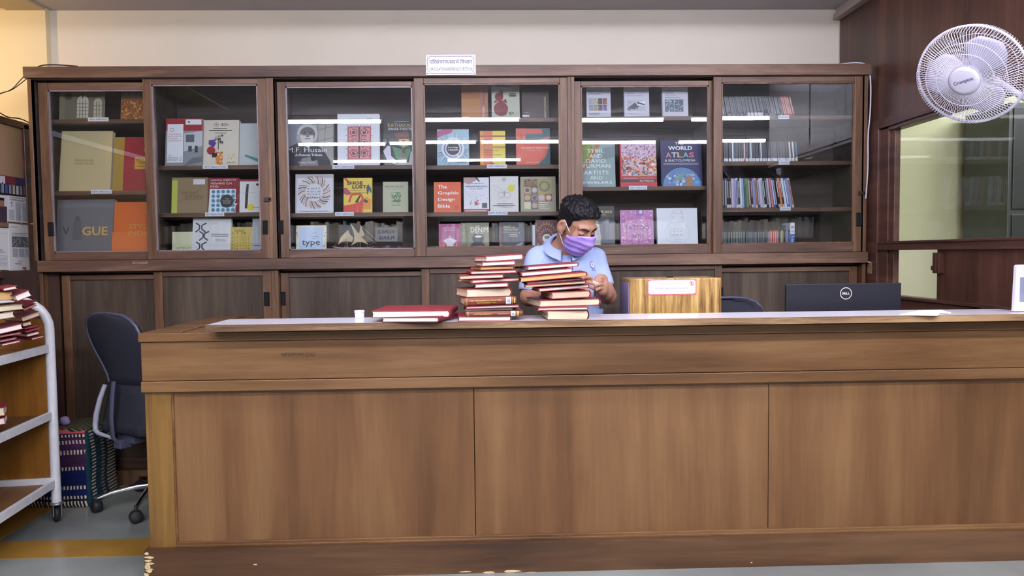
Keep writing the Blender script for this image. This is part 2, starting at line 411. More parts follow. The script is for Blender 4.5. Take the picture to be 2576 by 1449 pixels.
# ------------------------------------------------------------------ notice board partition on the left
XN = -3.0
zt = P(40, 308, X=XN).z
zb2 = P(60, 686, X=XN).z
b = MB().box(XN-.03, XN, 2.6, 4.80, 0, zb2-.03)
struct(b.build('wall_partition_left', wood('shaded_partition_wood', '#261711', '#38241b', '#4a3226', 'z', rough=.5, scale=.5)))  # wood darkened to stand in for the weaker light at the left
nb = empty('notice_board', (XN, 3.7, zb2-.03), 'tan felt notice board in a dark wooden frame on the left partition', 'notice board')
MB().box(XN-.03, XN-.005, 2.6, 4.74, zb2, zt-.02).build('felt', mat('tan_felt','#a98868',rough=.95,bump=.3,nscale=300), nb)
b = MB().box(XN-.035, XN+.012, 2.6, 4.8, zb2-.03, zb2+.012).box(XN-.035, XN+.012, 2.6, 4.8, zt-.03, zt+.012).box(XN-.035, XN+.012, 4.70, 4.8, zb2, zt)
b.build('frame', W_PARTX, nb, bevel=.003)

# ------------------------------------------------------------------ service counter
YB_, YPOST, YPAN, YRAIL, YAPR, YTOP, YLEDGE = 3.07, 3.105, 3.118, 3.082, 3.09, 3.075, 2.975
cz = lambda y, Y, x=356: P(x, y, Y=Y).z
z_top = cz(839, YTOP); z_b1 = cz(861, YTOP); z_b2 = cz(959, YAPR); z_b3 = cz(988, YRAIL); z_p0 = cz(1376, YPOST); z_base = cz(1384, YB_)
cxl = P(355, 900, Y=YAPR).x; cxr = 2.95
ctr = empty('service_counter', (0.4, 3.5, 0), 'long brown wooden service counter across the foreground', 'counter')
R_ = P(560, 796, Z=z_top).y
MB().box(cxl-.004, cxr, YTOP, YTOP+.34, z_b1, z_top).box(cxl-.004, cxl+.26, YTOP+.34, R_, z_b1, z_top).box(cxl+.165, cxl+.175, YTOP+.02, R_, z_top, z_top+.006).build('countertop', W_CNT, ctr, bevel=.003)
MB().box(cxl, cxr, YAPR, YAPR+.03, z_b2, z_b1-.002).build('apron', W_CNT, ctr, bevel=.002)
MB().box(cxl-.002, cxr, YRAIL, YRAIL+.04, z_b3, z_b2-.002).build('rail', W_CNT, ctr, bevel=.003)
px0 = P(371, 1200, Y=YPOST).x; px1 = P(437, 1200, Y=YPOST).x
MB().box(px0, px1, YPOST, YPOST+.05, z_p0-.01, z_b3+.005).build('corner_post', W_CNTP, ctr, bevel=.003)
seams = [px1] + [P(x, 1150, Y=YPAN).x for x in (1194, 1933)] + [cxr]
for a_, b_ in zip(seams[:-1], seams[1:]):
    MB().box(a_+.0015, b_-.0015, YPAN, YPAN+.02, z_p0-.01, z_b3+.01).build('front_panel', W_CNTV, ctr, bevel=.0012)
b = MB(); zm = z_p0+.016
b.box(px1, cxr, YPAN-.012, YPAN+.002, z_p0-.005, zm).box(px1, cxr, YPAN-.02, YPAN+.002, z_p0-.005, z_p0+.006)
b.box(px1, px1+.007, YPAN-.01, YPAN+.002, zm, z_b3).box(px1, cxr, YPAN-.008, YPAN+.002, z_b3-.012, z_b3)
b.build('moulding', W_CNT, ctr, bevel=.002)
bx0 = P(363, 1400, Y=YB_).x
# bare chipped patches on the plinth
M_CHIP = mat('bare_chipped_wood','#e3c796',rough=.8,noise=.3,nscale=60)
b = MB().box(bx0, cxr, YB_, YPAN+.02, 0, z_p0-.004); b.mi = 1; rr = random.Random(11)
def chip(cx, cz_, w_, h_, Y):
    n = 9; pts = []
    for i in range(n):
        a = 2*math.pi*i/n; r = rr.uniform(.55, 1.0); pts.append((cx + w_*r*math.cos(a), cz_ + h_*r*math.sin(a)))
    b.prism(pts, 'y', Y, Y-.0012)
for (x, y, w_, h_) in [(369,1393,.012,.008),(375,1402,.024,.008),(372,1411,.020,.008),(377,1418,.026,.006),(370,1427,.015,.015),(375,1437,.018,.009),(368,1446,.012,.012),(380,1432,.012,.006),
                       (642,1420,.012,.004),(1170,1438,.03,.004),(1230,1440,.04,.006),(1290,1437,.05,.007),(1335,1440,.025,.004),(1420,1442,.03,.004),(1890,1415,.006,.003),(2080,1430,.02,.003)]:
    q = P(x, y, Y=YB_); chip(q.x, q.z, w_, h_, YB_)
b.build('plinth', [W_CNTB, M_CHIP], ctr, bevel=.003)
# handwriting in black marker
b = MB(); q0 = P(708, 894, Y=YAPR); q1 = P(792, 893, Y=YAPR)
T = Matrix.Translation(((q0.x+q1.x)/2, YAPR-.0008, (q0.z+q1.z)/2)) @ Matrix.Rotation(math.pi/2, 4, 'X')
put_text(b, 'NIFT/FFF|WP|12|2K2', T, w=(q1.x-q0.x), h=.021, italic=.15, bold=.025)
b.build('handwriting', mat('black_ink','#1a1412'), ctr)
HW = True
# end panel of the left return and inner desk board
MB().box(px0+.0, px0+.03, YPOST+.05, R_-.03, .02, z_b1).build('end_panel', W_CNTV, ctr, bevel=.002)
MB().box(.66, XP-.05, YTOP+.34, 3.85, .72, .75).build('desk_board', W_CNT, ctr, bevel=.003)
MB().box(cxl+.25, cxr, YTOP+.32, YTOP+.34, .1, z_b1).build('inner_panel', W_CNTV, ctr)
# white ledge board on top
zl = P(1237, 808, Y=YLEDGE).z
lx0 = P(515, 822, Y=YLEDGE).x; yr = P(1237, 794, Z=zl).y; lxb = P(577, 807, Y=yr).x
ledge = empty('transaction_ledge', (0.5, 3.15, z_top), 'white laminate ledge with a worn wooden edge on top of the counter', 'ledge')
MB().prism([(lx0+.004,YLEDGE+.012),(cxr,YLEDGE+.012),(cxr,yr),(lxb,yr)], 'z', zl-.004, zl).build('laminate', M_WHITE, ledge)
MB().prism([(lx0,YLEDGE),(cxr,YLEDGE),(cxr,yr+.0),(lxb-.01,yr+.0)], 'z', zl-.030, zl-.004).prism([(lx0,YLEDGE),(cxr,YLEDGE),(cxr,YLEDGE+.012),(lx0,YLEDGE+.012)], 'z', zl-.0042, zl-.0002).build('edge_band', W_EDGE, ledge, bevel=.002)
MB().box(lx0+.16, cxr, YTOP+.03, YTOP+.3, z_top+.0005, zl-.030).build('packing_strip', W_CAB, ledge)

# ------------------------------------------------------------------ wall of cabinets
YC = 4.40
def cx(x, y=400): return P(x, y, Y=YC).x
def czz(y, x): return P(x, y, Y=YC).z
ZT1 = np.mean([czz(167,75), czz(168,1030), czz(168,1450), czz(161,2180)]); ZT0 = np.mean([czz(193,90), czz(197,1045), czz(196,1450), czz(190,2175)])
ZD1 = np.mean([czz(652,110), czz(650,1055), czz(634,2170)]); ZD0 = np.mean([czz(685,105), czz(678,900), czz(658,2180)])
U = [(cx(77), cx(683)), (cx(683), cx(1437)), (cx(1437), cx(2181))]
struct(MB().box(U[0][0]-.01, U[2][1]+.01, YC-.025, YC+.06, ZT0, ZT1).build('trim_7', W_CAB, bevel=.003))
struct(MB().box(U[0][0]+.03, U[2][1], YC-.03, YC+.06, ZD0, ZD1).build('trim_8', W_CAB, bevel=.003))
b = MB(); q0 = P(333, 661, Y=YC-.031); q1 = P(372, 661, Y=YC-.031)
put_text(b, 'NIFT/FFF/WP/12/2K2', Matrix.Translation(((q0.x+q1.x)/2, YC-.0308, q0.z)) @ Matrix.Rotation(math.pi/2, 4, 'X') @ Matrix.Rotation(math.pi, 4, 'Z'), w=q1.x-q0.x, h=.014, italic=.1)
b.build('handwriting', mat('pale_ink','#b9a89c'), [o_ for o_ in COL.objects if o_.name == 'trim_8'][0])
YIN = 4.80
SHELF = {}   # (unit, half) -> list of shelf top z
def door(parent, xa, xb, za, zb, y, st, top, bot, panel='glass', left=True, right=True, bead=True, name='sliding_door'):
    """a framed sliding door; st stile width, top and bottom rail heights"""
    b = MB(); d = .028
    b.box(xa, xa+st, y, y+d, za, zb, 1).box(xb-st, xb, y, y+d, za, zb, 1)
    b.box(xa+st, xb-st, y+.001, y+d, za, za+bot, 0).box(xa+st, xb-st, y+.001, y+d, zb-top, zb, 0)
    o = b.build(name, [W_CAB, W_CABV], parent, bevel=.003)
    o['_o'] = parent['_o']
    if panel == 'glass':
        g = MB().box(xa+st-.005, xb-st+.005, y+.012, y+.016, za+bot-.005, zb-top+.005).build('glass_pane', GLASS, o)
        if bead:
            bb = MB(); t = .008
            for (x0,x1,z0,z1) in [(xa+st,xa+st+t,za+bot,zb-top),(xb-st-t,xb-st,za+bot,zb-top),(xa+st,xb-st,za+bot,za+bot+t*.7),(xa+st,xb-st,zb-top-t,zb-top)]:
                bb.box(x0,x1,y+.004,y+.013,z0,z1)
            bb.build('glazing_bead', M_BEAD if bead == 2 else W_CABV, o)
    else:
        MB().box(xa+st-.004, xb-st+.004, y+.014, y+.02, za+bot-.004, zb-top+.004).build('panel', W_CABP, o)
    return o
def pull(parent, x, z, y, h=.085, wd=.034):
    b = MB(); t = .006
    b.box(x-wd/2, x-wd/2+t, y-.006, y+.004, z-h/2, z+h/2, 0).box(x+wd/2-t, x+wd/2, y-.006, y+.004, z-h/2, z+h/2, 0)
    b.box(x-wd/2, x+wd/2, y-.006, y+.004, z-h/2, z-h/2+t, 0).box(x-wd/2, x+wd/2, y-.006, y+.004, z+h/2-t, z+h/2, 0)
    b.box(x-wd/2+t, x+wd/2-t, y-.002, y+.002, z-h/2+t, z+h/2-t, 1)
    return b.build('recessed_pull', [M_BLACK, M_GAP], parent, bevel=.0015)
def hasp(parent, x, z, y):
    b = MB().box(x-.022, x+.022, y-.008, y, z-.012, z+.012).lathe([(.006,0),(.006,.004)], (x+.012, y-.008, z), 10, axis='y')
    return b.build('lock_hasp', mat('hasp_metal','#3c2b2a',rough=.35,metal=.6), parent, bevel=.001)
labs = [('left','with large art books, at the notice board end'), ('middle','with the sailing ship model inside'), ('right','with rows of disc cases inside')]
unit_e = []
# shelf edge pixel heights (top of edge) at a pixel x, per unit half
SH_PX = {(0,0):[(300,250),(480,250)], (0,1):[(416,520),(535,540)], (1,0):[(416,870),(535,870)], (1,1):[(297,1240),(415,1250),(533,1260)], (2,0):[(293,1600),(469,1620)], (2,1):[(291,1900),(406,1900),(523,1900)]}
mids = [cx(372), cx(1047), cx(1794)]
ZFLOOR = ZD1 + .0
for ui, (ua, ub) in enumerate(U):
    e = empty('display_cabinet', ((ua+ub)/2, YC, ZD1), 'dark wooden glass-fronted display cabinet ' + labs[ui][1], 'cabinet'); unit_e.append(e)
    b = MB(); t = .022
    b.box(ua, ua+t, YC, YIN+.02, ZD1, ZT0).box(ub-t, ub, YC, YIN+.02, ZD1, ZT0).box(ua+t, ub-t, YIN, YIN+.02, ZD1, ZT0)
    b.box(ua+t, ub-t, YC+.07, YIN, ZD1, ZD1+.02).box(ua+t, ub-t, YC+.0, YIN, ZT0-.004, ZT0+.014)
    b.box(mids[ui]-.011, mids[ui]+.011, YC+.085, YIN, ZD1+.02, ZT0)
    b.build('carcass', [W_CABIN], e)
    for xs_ in (ua, ub-t): MB().box(xs_, xs_+t, YC-.004, YC+.03, ZD1, ZT0).build('stile', W_CABV, e, bevel=.002)
    for h in (0, 1):
        a0, a1 = (ua+t, mids[ui]-.011) if h == 0 else (mids[ui]+.011, ub-t)
        zs = []
        for (py, px_) in SH_PX[(ui,h)]:
            z = P(px_, py, Y=YC+.10).z; zs.append(z)
            MB().box(a0, a1, YC+.10, YIN, z-.026, z).build('shelf', W_CAB, e, bevel=.0015)
        SHELF[(ui,h)] = zs + [ZD1+.02]
for ui,(ua,ub) in enumerate(U):
    e = unit_e[ui]; t = .022
    za, zb = ZD1+.001, ZT0-.001
    yf, yr_ = YC+.004, YC+.040
    st, tp, bt = .058, .036, .052
    m = mids[ui]
    if ui == 0:
        dl = door(e, ua+t+.012, m+.03, za, zb-.012, yr_, st, .045, .05, bead=2); dr = door(e, m-.02, ub-t-.002, za, zb, yf, .052, tp, .05, bead=2)
        q = P(118,576,Y=YC); pull(dl, q.x, q.z, yr_); q = P(667,572,Y=YC); pull(dr, q.x, q.z, yf); q = P(674,502,Y=YC); hasp(dr, q.x, q.z, yf-.006)
    elif ui == 1:
        dl = door(e, ua+t+.008, m+.03, za, zb-.012, yr_, .052, .03, .05, bead=2); dr = door(e, m-.008, ub-t+.012, za, zb, yf, .058, tp, .056, bead=1)
        q = P(702,571,Y=YC); pull(dl, q.x, q.z, yr_)
    else:
        dl = door(e, ua+t+.0, m+.03, za, zb-.015, yr_, .045, .03, .056, bead=1); dr = door(e, m+.004, ub-t-.006, za, zb, yf, .05, tp, .058, bead=1)
        q = P(2161,552,Y=YC); pull(dr, q.x, q.z, yf); q = P(1437,495,Y=YC); hasp(dl, q.x, q.z, YC-.004); q = P(2168,486,Y=YC); hasp(dr, q.x, q.z, yf-.006)
# lower cabinets
labl = ['at the left behind the blue mesh office chair', 'in the middle behind the book stacks', 'at the right behind the black monitor']
ml = [cx(387,750), cx(1060,750), cx(1817,750)]
for ui,(ua,ub) in enumerate(U):
    ua2 = ua+.02 if ui == 0 else ua
    dx0 = .085 if ui == 0 else 0
    e = empty('base_cabinet', ((ua2+ub)/2, YC, 0), 'dark panelled base cabinet ' + labl[ui], 'cabinet')
    b = MB(); t = .022
    b.box(ua2, ua2+t, YC, YIN+.02, 0, ZD0).box(ub-t, ub, YC, YIN+.02, 0, ZD0).box(ua2+t, ub-t, YIN, YIN+.02, 0, ZD0).box(ua2+t, ub-t, YC+.01, YIN, .0, .09).box(ua2+t, ub-t, YC+.08, YIN, ZD0-.015, ZD0)
    b.build('carcass', W_CABV, e, bevel=.002)
    za, zb = .092, ZD0-.002
    yf, yr_ = YC+.004, YC+.040
    m = ml[ui]
    if ui == 2:
        dl = door(e, ua+t, m, za, zb, yf, .045, .03, .07, panel='wood'); dr = door(e, m-.04, ub-t-.01, za, zb-.02, yr_, .05, .03, .07, panel='wood')
    else:
        dl = door(e, ua2+t+.002+dx0, m+.05, za, zb-.02, yr_, .05, .03, .07, panel='wood'); dr = door(e, m, ub-t-.002, za, zb, yf, .052, .035, .07, panel='wood')
    if ui == 0: q = P(671,752,Y=YC); pull(dr, q.x, q.z, yf)
    if ui == 1: q = P(707,752,Y=YC); pull(dl, q.x, q.z, yr_)
    if ui == 2: q = P(1812,740,Y=YC); pull(dl, q.x, q.z, yf)
struct(MB().box(XN, U[0][0]+.11, YC+.05, YC+.075, 0, ZD0+.01).build('trim_10', wood('shaded_partition_wood', '#261711', '#38241b', '#4a3226', 'z')))  # filler strip in the same wood, dim left-side light painted in
# shadow gap right of the cabinets, its shade painted as a dark box
sbox('shadow_gap', P(2136,100,Y=YB).x, 2.62, YB-.05, YB, ZT1, ZC, mat('shadow_grey_paint','#4c4247',rough=.8))
# ------------------------------------------------------------------ display books with printed covers
_cm = {}
def cmat(c):
    if c not in _cm: _cm[c] = mat('print_' + c.strip('#'), c, rough=.45)
    return _cm[c]
M_PAGE = mat('page_block', '#e9e2d2', rough=.8, noise=.12, nscale=60)
def art_mesh(art, W, H):
    b = MB(); mats = []; idx = {}
    def mi(c):
        if c not in idx: idx[c] = len(mats); mats.append(cmat(c))
        return idx[c]
    k = 1
    def pt(u, v): return (u*W - W/2, -.0004*k**.75, v*H)
    def poly(pts, c):
        for ax, lim, sg in ((0,0,1),(0,1,-1),(1,0,1),(1,1,-1)):
            if all((p[ax]-lim)*sg >= 0 for p in pts): continue
            out = []
            for i in range(len(pts)):
                p, q = pts[i-1], pts[i]; dp, dq = (p[ax]-lim)*sg, (q[ax]-lim)*sg
                if (dp >= 0) != (dq >= 0):
                    f = dp/(dp-dq); out.append((p[0]+(q[0]-p[0])*f, p[1]+(q[1]-p[1])*f))
                if dq >= 0: out.append(q)
            pts = out
            if len(pts) < 3: return
        b.add([pt(*p) for p in pts], [tuple(range(len(pts)))], mi(c), False)
    for a in art:
        t = a[0]
        if t == 'r': poly([(a[1],a[2]),(a[3],a[2]),(a[3],a[4]),(a[1],a[4])], a[5])
        elif t == 'c':
            n = 28; rx, ry = a[3], (a[5] if len(a) > 5 else a[3])*W/H
            poly([(a[1]+rx*math.cos(2*math.pi*i/n), a[2]+ry*math.sin(2*math.pi*i/n)) for i in range(n)], a[4])
        elif t == 'g':
            n = 36; a0, a1 = (a[6], a[7]) if len(a) > 6 else (0, 2*math.pi); q = W/H
            for i in range(n):
                t0, t1 = a0+(a1-a0)*i/n, a0+(a1-a0)*(i+1)/n
                poly([(a[1]+a[3]*math.cos(t0), a[2]+a[3]*q*math.sin(t0)), (a[1]+a[4]*math.cos(t0), a[2]+a[4]*q*math.sin(t0)),
                      (a[1]+a[4]*math.cos(t1), a[2]+a[4]*q*math.sin(t1)), (a[1]+a[3]*math.cos(t1), a[2]+a[3]*q*math.sin(t1))], a[5])
        elif t == 'p': poly(a[1], a[2])
        elif t == 'l':
            for (p, q) in zip(a[1][:-1], a[1][1:]):
                d = Vector(((q[0]-p[0])*W, (q[1]-p[1])*H)); 
                if d.length < 1e-6: continue
                n_ = Vector((-d.y, d.x)).normalized()*a[2]*W/2; nx, ny = n_.x/W, n_.y/H
                poly([(p[0]+nx,p[1]+ny),(q[0]+nx,q[1]+ny),(q[0]-nx,q[1]-ny),(p[0]-nx,p[1]-ny)], a[3])
        elif t == 't':
            o = a[7] if len(a) > 7 else {}
            T = Matrix.Translation(Vector(pt(a[2], a[3]))) @ Matrix.Rotation(math.pi/2, 4, 'X') @ Matrix.Rotation(o.get('rot', 0), 4, 'Z')
            put_text(b, a[1], T, w=a[4]*W if a[4] else None, h=a[5]*H if a[5] else None, mi=mi(a[6]), bold=o.get('b', 0), align=o.get('a', 'c'), spacing=o.get('s', 1))
        elif t == 'n':
            r = random.Random(a[8])
            for _ in range(a[5]):
                u, v = r.uniform(a[1], a[3]), r.uniform(a[2], a[4]); s_ = a[6]*r.uniform(.4, 1); ph = r.uniform(0, 6.28); el = r.uniform(.25, 1); n = 6
                pts = []
                for i in range(n):
                    th = 2*math.pi*i/n; x, y = s_*math.cos(th), s_*el*math.sin(th)
                    pts.append((min(max(u+x*math.cos(ph)-y*math.sin(ph), a[1]), a[3]), min(max(v+(x*math.sin(ph)+y*math.cos(ph))*W/H, a[2]), a[4])))
                poly(pts, r.choice(a[7]))
                k += .02
        k += 1
    return b, mats
GRP_BOOK = 'books on show in the glass cabinets'
def show_book(label, x0, x1, yt, yb, shelf, cover, art, thick=.022, tilt=7, yaw=0, Yb=None, spine=None, name='book', lean=0, cat='book'):
    Y = YC+.125 if Yb is None else Yb
    z = SHELF[shelf[:2]][shelf[2]] + .0008
    a = P(x0, yb, Y=Y); c = P(x1, yb, Y=Y); top = P((x0+x1)/2, yt, Y=Y+.02)
    Wd = c.x - a.x; Hh = (top.z - z)
    Hh = Hh/math.cos(math.radians(tilt)); Wd = Wd/math.cos(math.radians(yaw))
    e = empty(name, ((a.x+c.x)/2, Y, z), label, cat, GRP_BOOK, rot=(math.radians(-tilt), math.radians(lean), math.radians(yaw)))
    t = .003
    b = MB().box(-Wd/2, Wd/2, 0, t, 0, Hh, 0).box(-Wd/2, Wd/2, thick-t, thick, 0.002, Hh, 0).box(-Wd/2, -Wd/2+t, t, thick-t, 0, Hh, 1)
    b.build('cover', [cmat(cover), cmat(spine or cover)], e, local=True, bevel=.0008, seg=1)
    MB().box(-Wd/2+t, Wd/2-.004, t, thick-t, .003, Hh-.004).build('page_block', M_PAGE, e, local=True)
    if art:
        ab, ms = art_mesh(art, Wd, Hh); ab.build('cover_print', ms, e, local=True)
    return e
B = show_book
def lines(x0, x1, ys, h, c, seed=0, a='l'):
    r = random.Random(seed); out = []
    for y in ys:
        w_ = (x1-x0)*r.uniform(.6, 1)
        if a == 'c': out.append(('r', (x0+x1)/2-w_/2, y, (x0+x1)/2+w_/2, y+h, c))
        else: out.append(('r', x0, y, x0+w_, y+h, c))
    return out
def tl(txt, x, y, h, c, **k): return ('t', txt, x, y, k.pop('w', None), h, c, k)
# --- left cabinet
arch = lambda x0, x1, y0, y1, c: [('r',x0,y0,x1,y1-.07,c),('c',(x0+x1)/2,y1-.08,(x1-x0)/2,c)]
grid = lambda x0,x1,y0,y1,nx,ny,w_,c: [('r',x0+(x1-x0)*i/nx-w_/2,y0,x0+(x1-x0)*i/nx+w_/2,y1,c) for i in range(1,nx)] + [('r',x0,y0+(y1-y0)*j/ny-w_/2,x1,y0+(y1-y0)*j/ny+w_/2,c) for j in range(1,ny)]
B('grey book with arched lattice windows on its cover, top left shelf', 150, 258, 219, 299, (0,0,0), '#6f6a58',
  [('r',.0,.0,.12,1,'#7d775f'),('c',.2,.72,.09,'#45402f')]+arch(.40,.66,.06,.66,'#c4c0b0')+arch(.78,.97,.06,.62,'#b5b1a2')+grid(.40,.66,.06,.6,4,5,.012,'#5d5847')+grid(.78,.97,.06,.56,3,4,.012,'#5d5847')+[('l',[(.53,.65),(.53,.95)],.02,'#3c3728')], yaw=3)
B('brown book lettered KASHMIR over orange cobbles, top left shelf', 303, 385, 216, 299, (0,0,0), '#5a4029',
  [('r',0,0,1,.62,'#8a5228'),('n',.02,.01,.98,.55,170,.05,['#b9783f','#99602f','#c98f52','#6d4423','#d7a96a'],3),tl('KASHMIR',.5,.9,.11,'#d8c8a0',w=.88),('n',.1,.7,.9,.8,40,.012,['#a98b5c'],4)])
B('large cream book lettered MARWAR HERITAGE, middle shelf', 147, 277, 327, 479, (0,0,1), '#c8b98d',
  [tl('MARWAR',.47,.51,.040,'#8f7a4b',w=.36),tl('HERITAGE',.47,.458,.040,'#8f7a4b',w=.36)], thick=.03, tilt=9, lean=0)
B('crimson cloth book with mustard spine lettered JEWELLED TEXTILES', 283, 398, 343, 478, (0,0,1), '#9c1f33',
  [('r',0,0,.22,1,'#a88a3a'),('n',.24,.02,.99,.98,70,.03,['#a82a40','#8a1a2e','#b23a4c'],5),('r',.46,.40,.99,.63,'#c89a3c'),tl('JEWELLED',.72,.585,.05,'#5a3a14',w=.46),tl('TEXTILES',.72,.525,.05,'#5a3a14',w=.42),('c',.72,.76,.07,'#c8913f'),('r',.52,.45,.93,.46,'#5a3a14')], thick=.03, tilt=9)
B('large grey book lettered VOGUE in gold, bottom left shelf', 138, 284, 501, 636, (0,0,2), '#6b6f76',
  [('r',.0,.86,1,.93,'#747981'),('c',.36,.66,.05,'#54585e'),('p',[(.3,.62),(.43,.62),(.45,.3),(.28,.3)],'#5c6067'),tl('V',.17,.46,.14,'#34322e',w=.12),tl('GUE',.67,.45,.155,'#d0ad60',w=.44,b=.02)], thick=.03, tilt=8)
B('bright orange book lettered STYLE INDIA, bottom left shelf', 280, 400, 507, 636, (0,0,2), '#d9671f',
  [('r',0,0,1,.45,'#de7434'),tl('STYLE',.58,.55,.09,'#cf8a3a',w=.48,b=.03),tl('INDIA',.58,.43,.09,'#d49a4e',w=.48,b=.03)], thick=.03, tilt=8)
B('annual report with red band and grey building photo', 415, 508, 297, 417, (0,1,0), '#d6d7dc',
  [('r',0,.74,1,1,'#a31f30'),('r',.0,.0,1,.74,'#8f949c'),('p',[(.5,.3),(1,.42),(1,.74),(.5,.68)],'#c9ccd2'),('r',.55,.5,.78,.66,'#5b626c'),('r',.62,.3,.72,.42,'#4c5159'),('r',.8,.28,.88,.42,'#3b3f46'),('p',[(.5,.0),(1,.08),(1,.2),(.72,.16)],'#6c7178'),
   ('r',.05,.07,.48,.88,'#eef0f6'),('r',.54,.87,.97,.98,'#eceef4'),('g',.17,.76,.045,.055,'#7a7a80'),('c',.63,.925,.03,'#6c7178'),
   tl('NATIONAL',.26,.665,.028,'#a8485a',w=.33),tl('INSTITUTE OF',.26,.62,.028,'#a8485a',w=.38),tl('FASHION',.22,.575,.028,'#a8485a',w=.25),tl('TECHNOLOGY',.26,.53,.028,'#a8485a',w=.37),tl('ANNUAL 23',.26,.17,.03,'#3c3c44',w=.38),tl('REPORT 24',.26,.12,.03,'#3c3c44',w=.38),tl('38',.13,.22,.026,'#3c3c44')])
B('cream institute publication with a vase of flowers drawing', 511, 600, 301, 417, (0,1,0), '#ddd6c6',
  [('g',.36,.9,.055,.065,'#6d6a66'),('c',.36,.9,.02,'#6d6a66'),tl('40',.55,.9,.08,'#8f3a3a',w=.16),('c',.66,.9,.045,'#b9b0a4'),('r',.27,.81,.67,.822,'#4a4644'),('r',.15,.765,.8,.782,'#3b3836'),('r',.3,.72,.68,.727,'#a06a5a'),('r',.33,.70,.64,.706,'#a06a5a'),
   ('p',[(.15,.47),(.15,.56),(.32,.57),(.34,.45),(.28,.40)],'#5b3f9a'),('l',[(.42,.35),(.44,.6)],.02,'#26262c'),('n',.32,.48,.56,.68,38,.03,['#22232c','#2f3342'],6),('c',.22,.33,.12,'#a3232f'),('r',.25,.18,.4,.28,'#2a2428'),
   ('n',.36,.0,.56,.3,50,.05,['#e0892f','#eba24a','#d27a22'],7),('n',.68,.13,.92,.26,26,.02,['#cdbb6a','#b5a34d'],8),tl('24-25',.8,.065,.035,'#6a5f3f',w=.24)], thick=.03)
B('pale grey book with a teal pen across its cover', 601, 668, 309, 417, (0,1,0), '#b9c0c4',
  [('r',.02,.02,.98,.98,'#c3c9cc'),('p',[(.2,.22),(.24,.26),(1,.10),(1,.0)],'#3f8a8c'),('r',.1,.05,.4,.056,'#8c9aa0')])
B('kraft brown book lettered THE PLOT THICKENS with lime strip', 431, 521, 446, 537, (0,1,1), '#8e7757',
  [('r',0,0,.16,.92,'#b5bf4a'),('r',.6,.8,.93,.95,'#d6d8dc'),('l',[(.2,.3),(1,.8)],.006,'#5a4a35'),tl('THE PLOT',.5,.56,.075,'#4f4130',w=.5),tl('THICKENS',.62,.46,.075,'#4f4130',w=.54),tl('NEW AGE WRITINGS',.62,.385,.03,'#5f5040',w=.5)])
B('dark red book with rows of blue discs lettered WITHOUT NOTHING CAN EXIST', 524, 600, 447, 537, (0,1,1), '#8c1f2e',
  [('p',[(.0,.0),(.9,.0),(.9,.68),(.04,.68)],'#dfe6ec'),tl('withOut OBJECTS',.48,.93,.06,'#efe4da',w=.84),tl('NOtHING CaN',.42,.84,.06,'#efe4da',w=.68),tl('EXISt:',.2,.75,.06,'#efe4da',w=.28),('n',.86,.0,1,.6,30,.06,['#d9c9b4','#6a1220','#5a1420'],9)]
  + [('c',.16+.165*i,.60-.13*j,.06,'#3a86ac') for i in range(5) for j in range(5)] + [('c',.62,.33,.22,'#1d2429'),tl('THE',.62,.39,.035,'#c9cdd2',w=.12),tl('FUTURE',.62,.33,.04,'#c9cdd2',w=.26),tl('IS NOW',.62,.27,.035,'#c9cdd2',w=.22)])
B('white book with a black knife shape and yellow dot', 602, 670, 451, 537, (0,1,1), '#dcdee0',
  [('r',0,.94,1,1,'#8c2a36'),('p',[(.2,.12),(.3,.12),(.34,.86),(.26,.86),(.22,.6)],'#2c2926'),('c',.66,.84,.05,'#2b2a2c'),('c',.42,.16,.13,'#e0c92c'),('r',.5,.14,.9,.155,'#77767a'),('r',.1,.6,.6,.606,'#8d8d92')])
B('pale green booklet lettered SUMMER SCHOOL', 432, 484, 583, 640, (0,1,2), '#cfd3ae', [tl('SUMMER 2000',.58,.34,.09,'#7c8168',w=.7)], thick=.008)
B('white bound thesis with dark blue arrow brackets', 482, 579, 548, 640, (0,1,2), '#dcdde2',
  [('l',[(.1+dx+.0,.12+dy),(.2+dx,.2+dy),(.2+dx,.3+dy),(.1+dx,.36+dy)],.035,'#27324c') for dx,dy in ((0,0),(.08,.28),(-.02,.5))]+[('l',[(.36+dx,.12+dy),(.26+dx,.2+dy),(.26+dx,.3+dy),(.38+dx,.36+dy)],.035,'#27324c') for dx,dy in ((0,0),(.05,.28),(-.02,.5))]
  +lines(.5,.95,[.56,.51],.02,'#5b5d68',2)+lines(.6,.95,[.42,.385],.012,'#8b8d96',3), lean=1)
B('yellow square game book with a grid of black dots', 579, 634, 571, 640, (0,1,2), '#c5b04f',
  [tl('ludes',.4,.88,.09,'#3c3418',w=.4),tl('1 7 19',.4,.78,.08,'#3c3418',w=.6)]+[('c',.2+.13*i,.64-.1*j,.018,'#5c5026') for i in range(6) for j in range(6)]+[('c',.1,.62-.12*j,.025,'#5b2f1c') for j in range(5)])
B('plain pale grey book at the right end of the bottom shelf', 634, 676, 548, 640, (0,1,2), '#aab0bb', [('r',.1,.25,.9,.27,'#36445c'),('r',.5,.6,.8,.62,'#8b929e')])
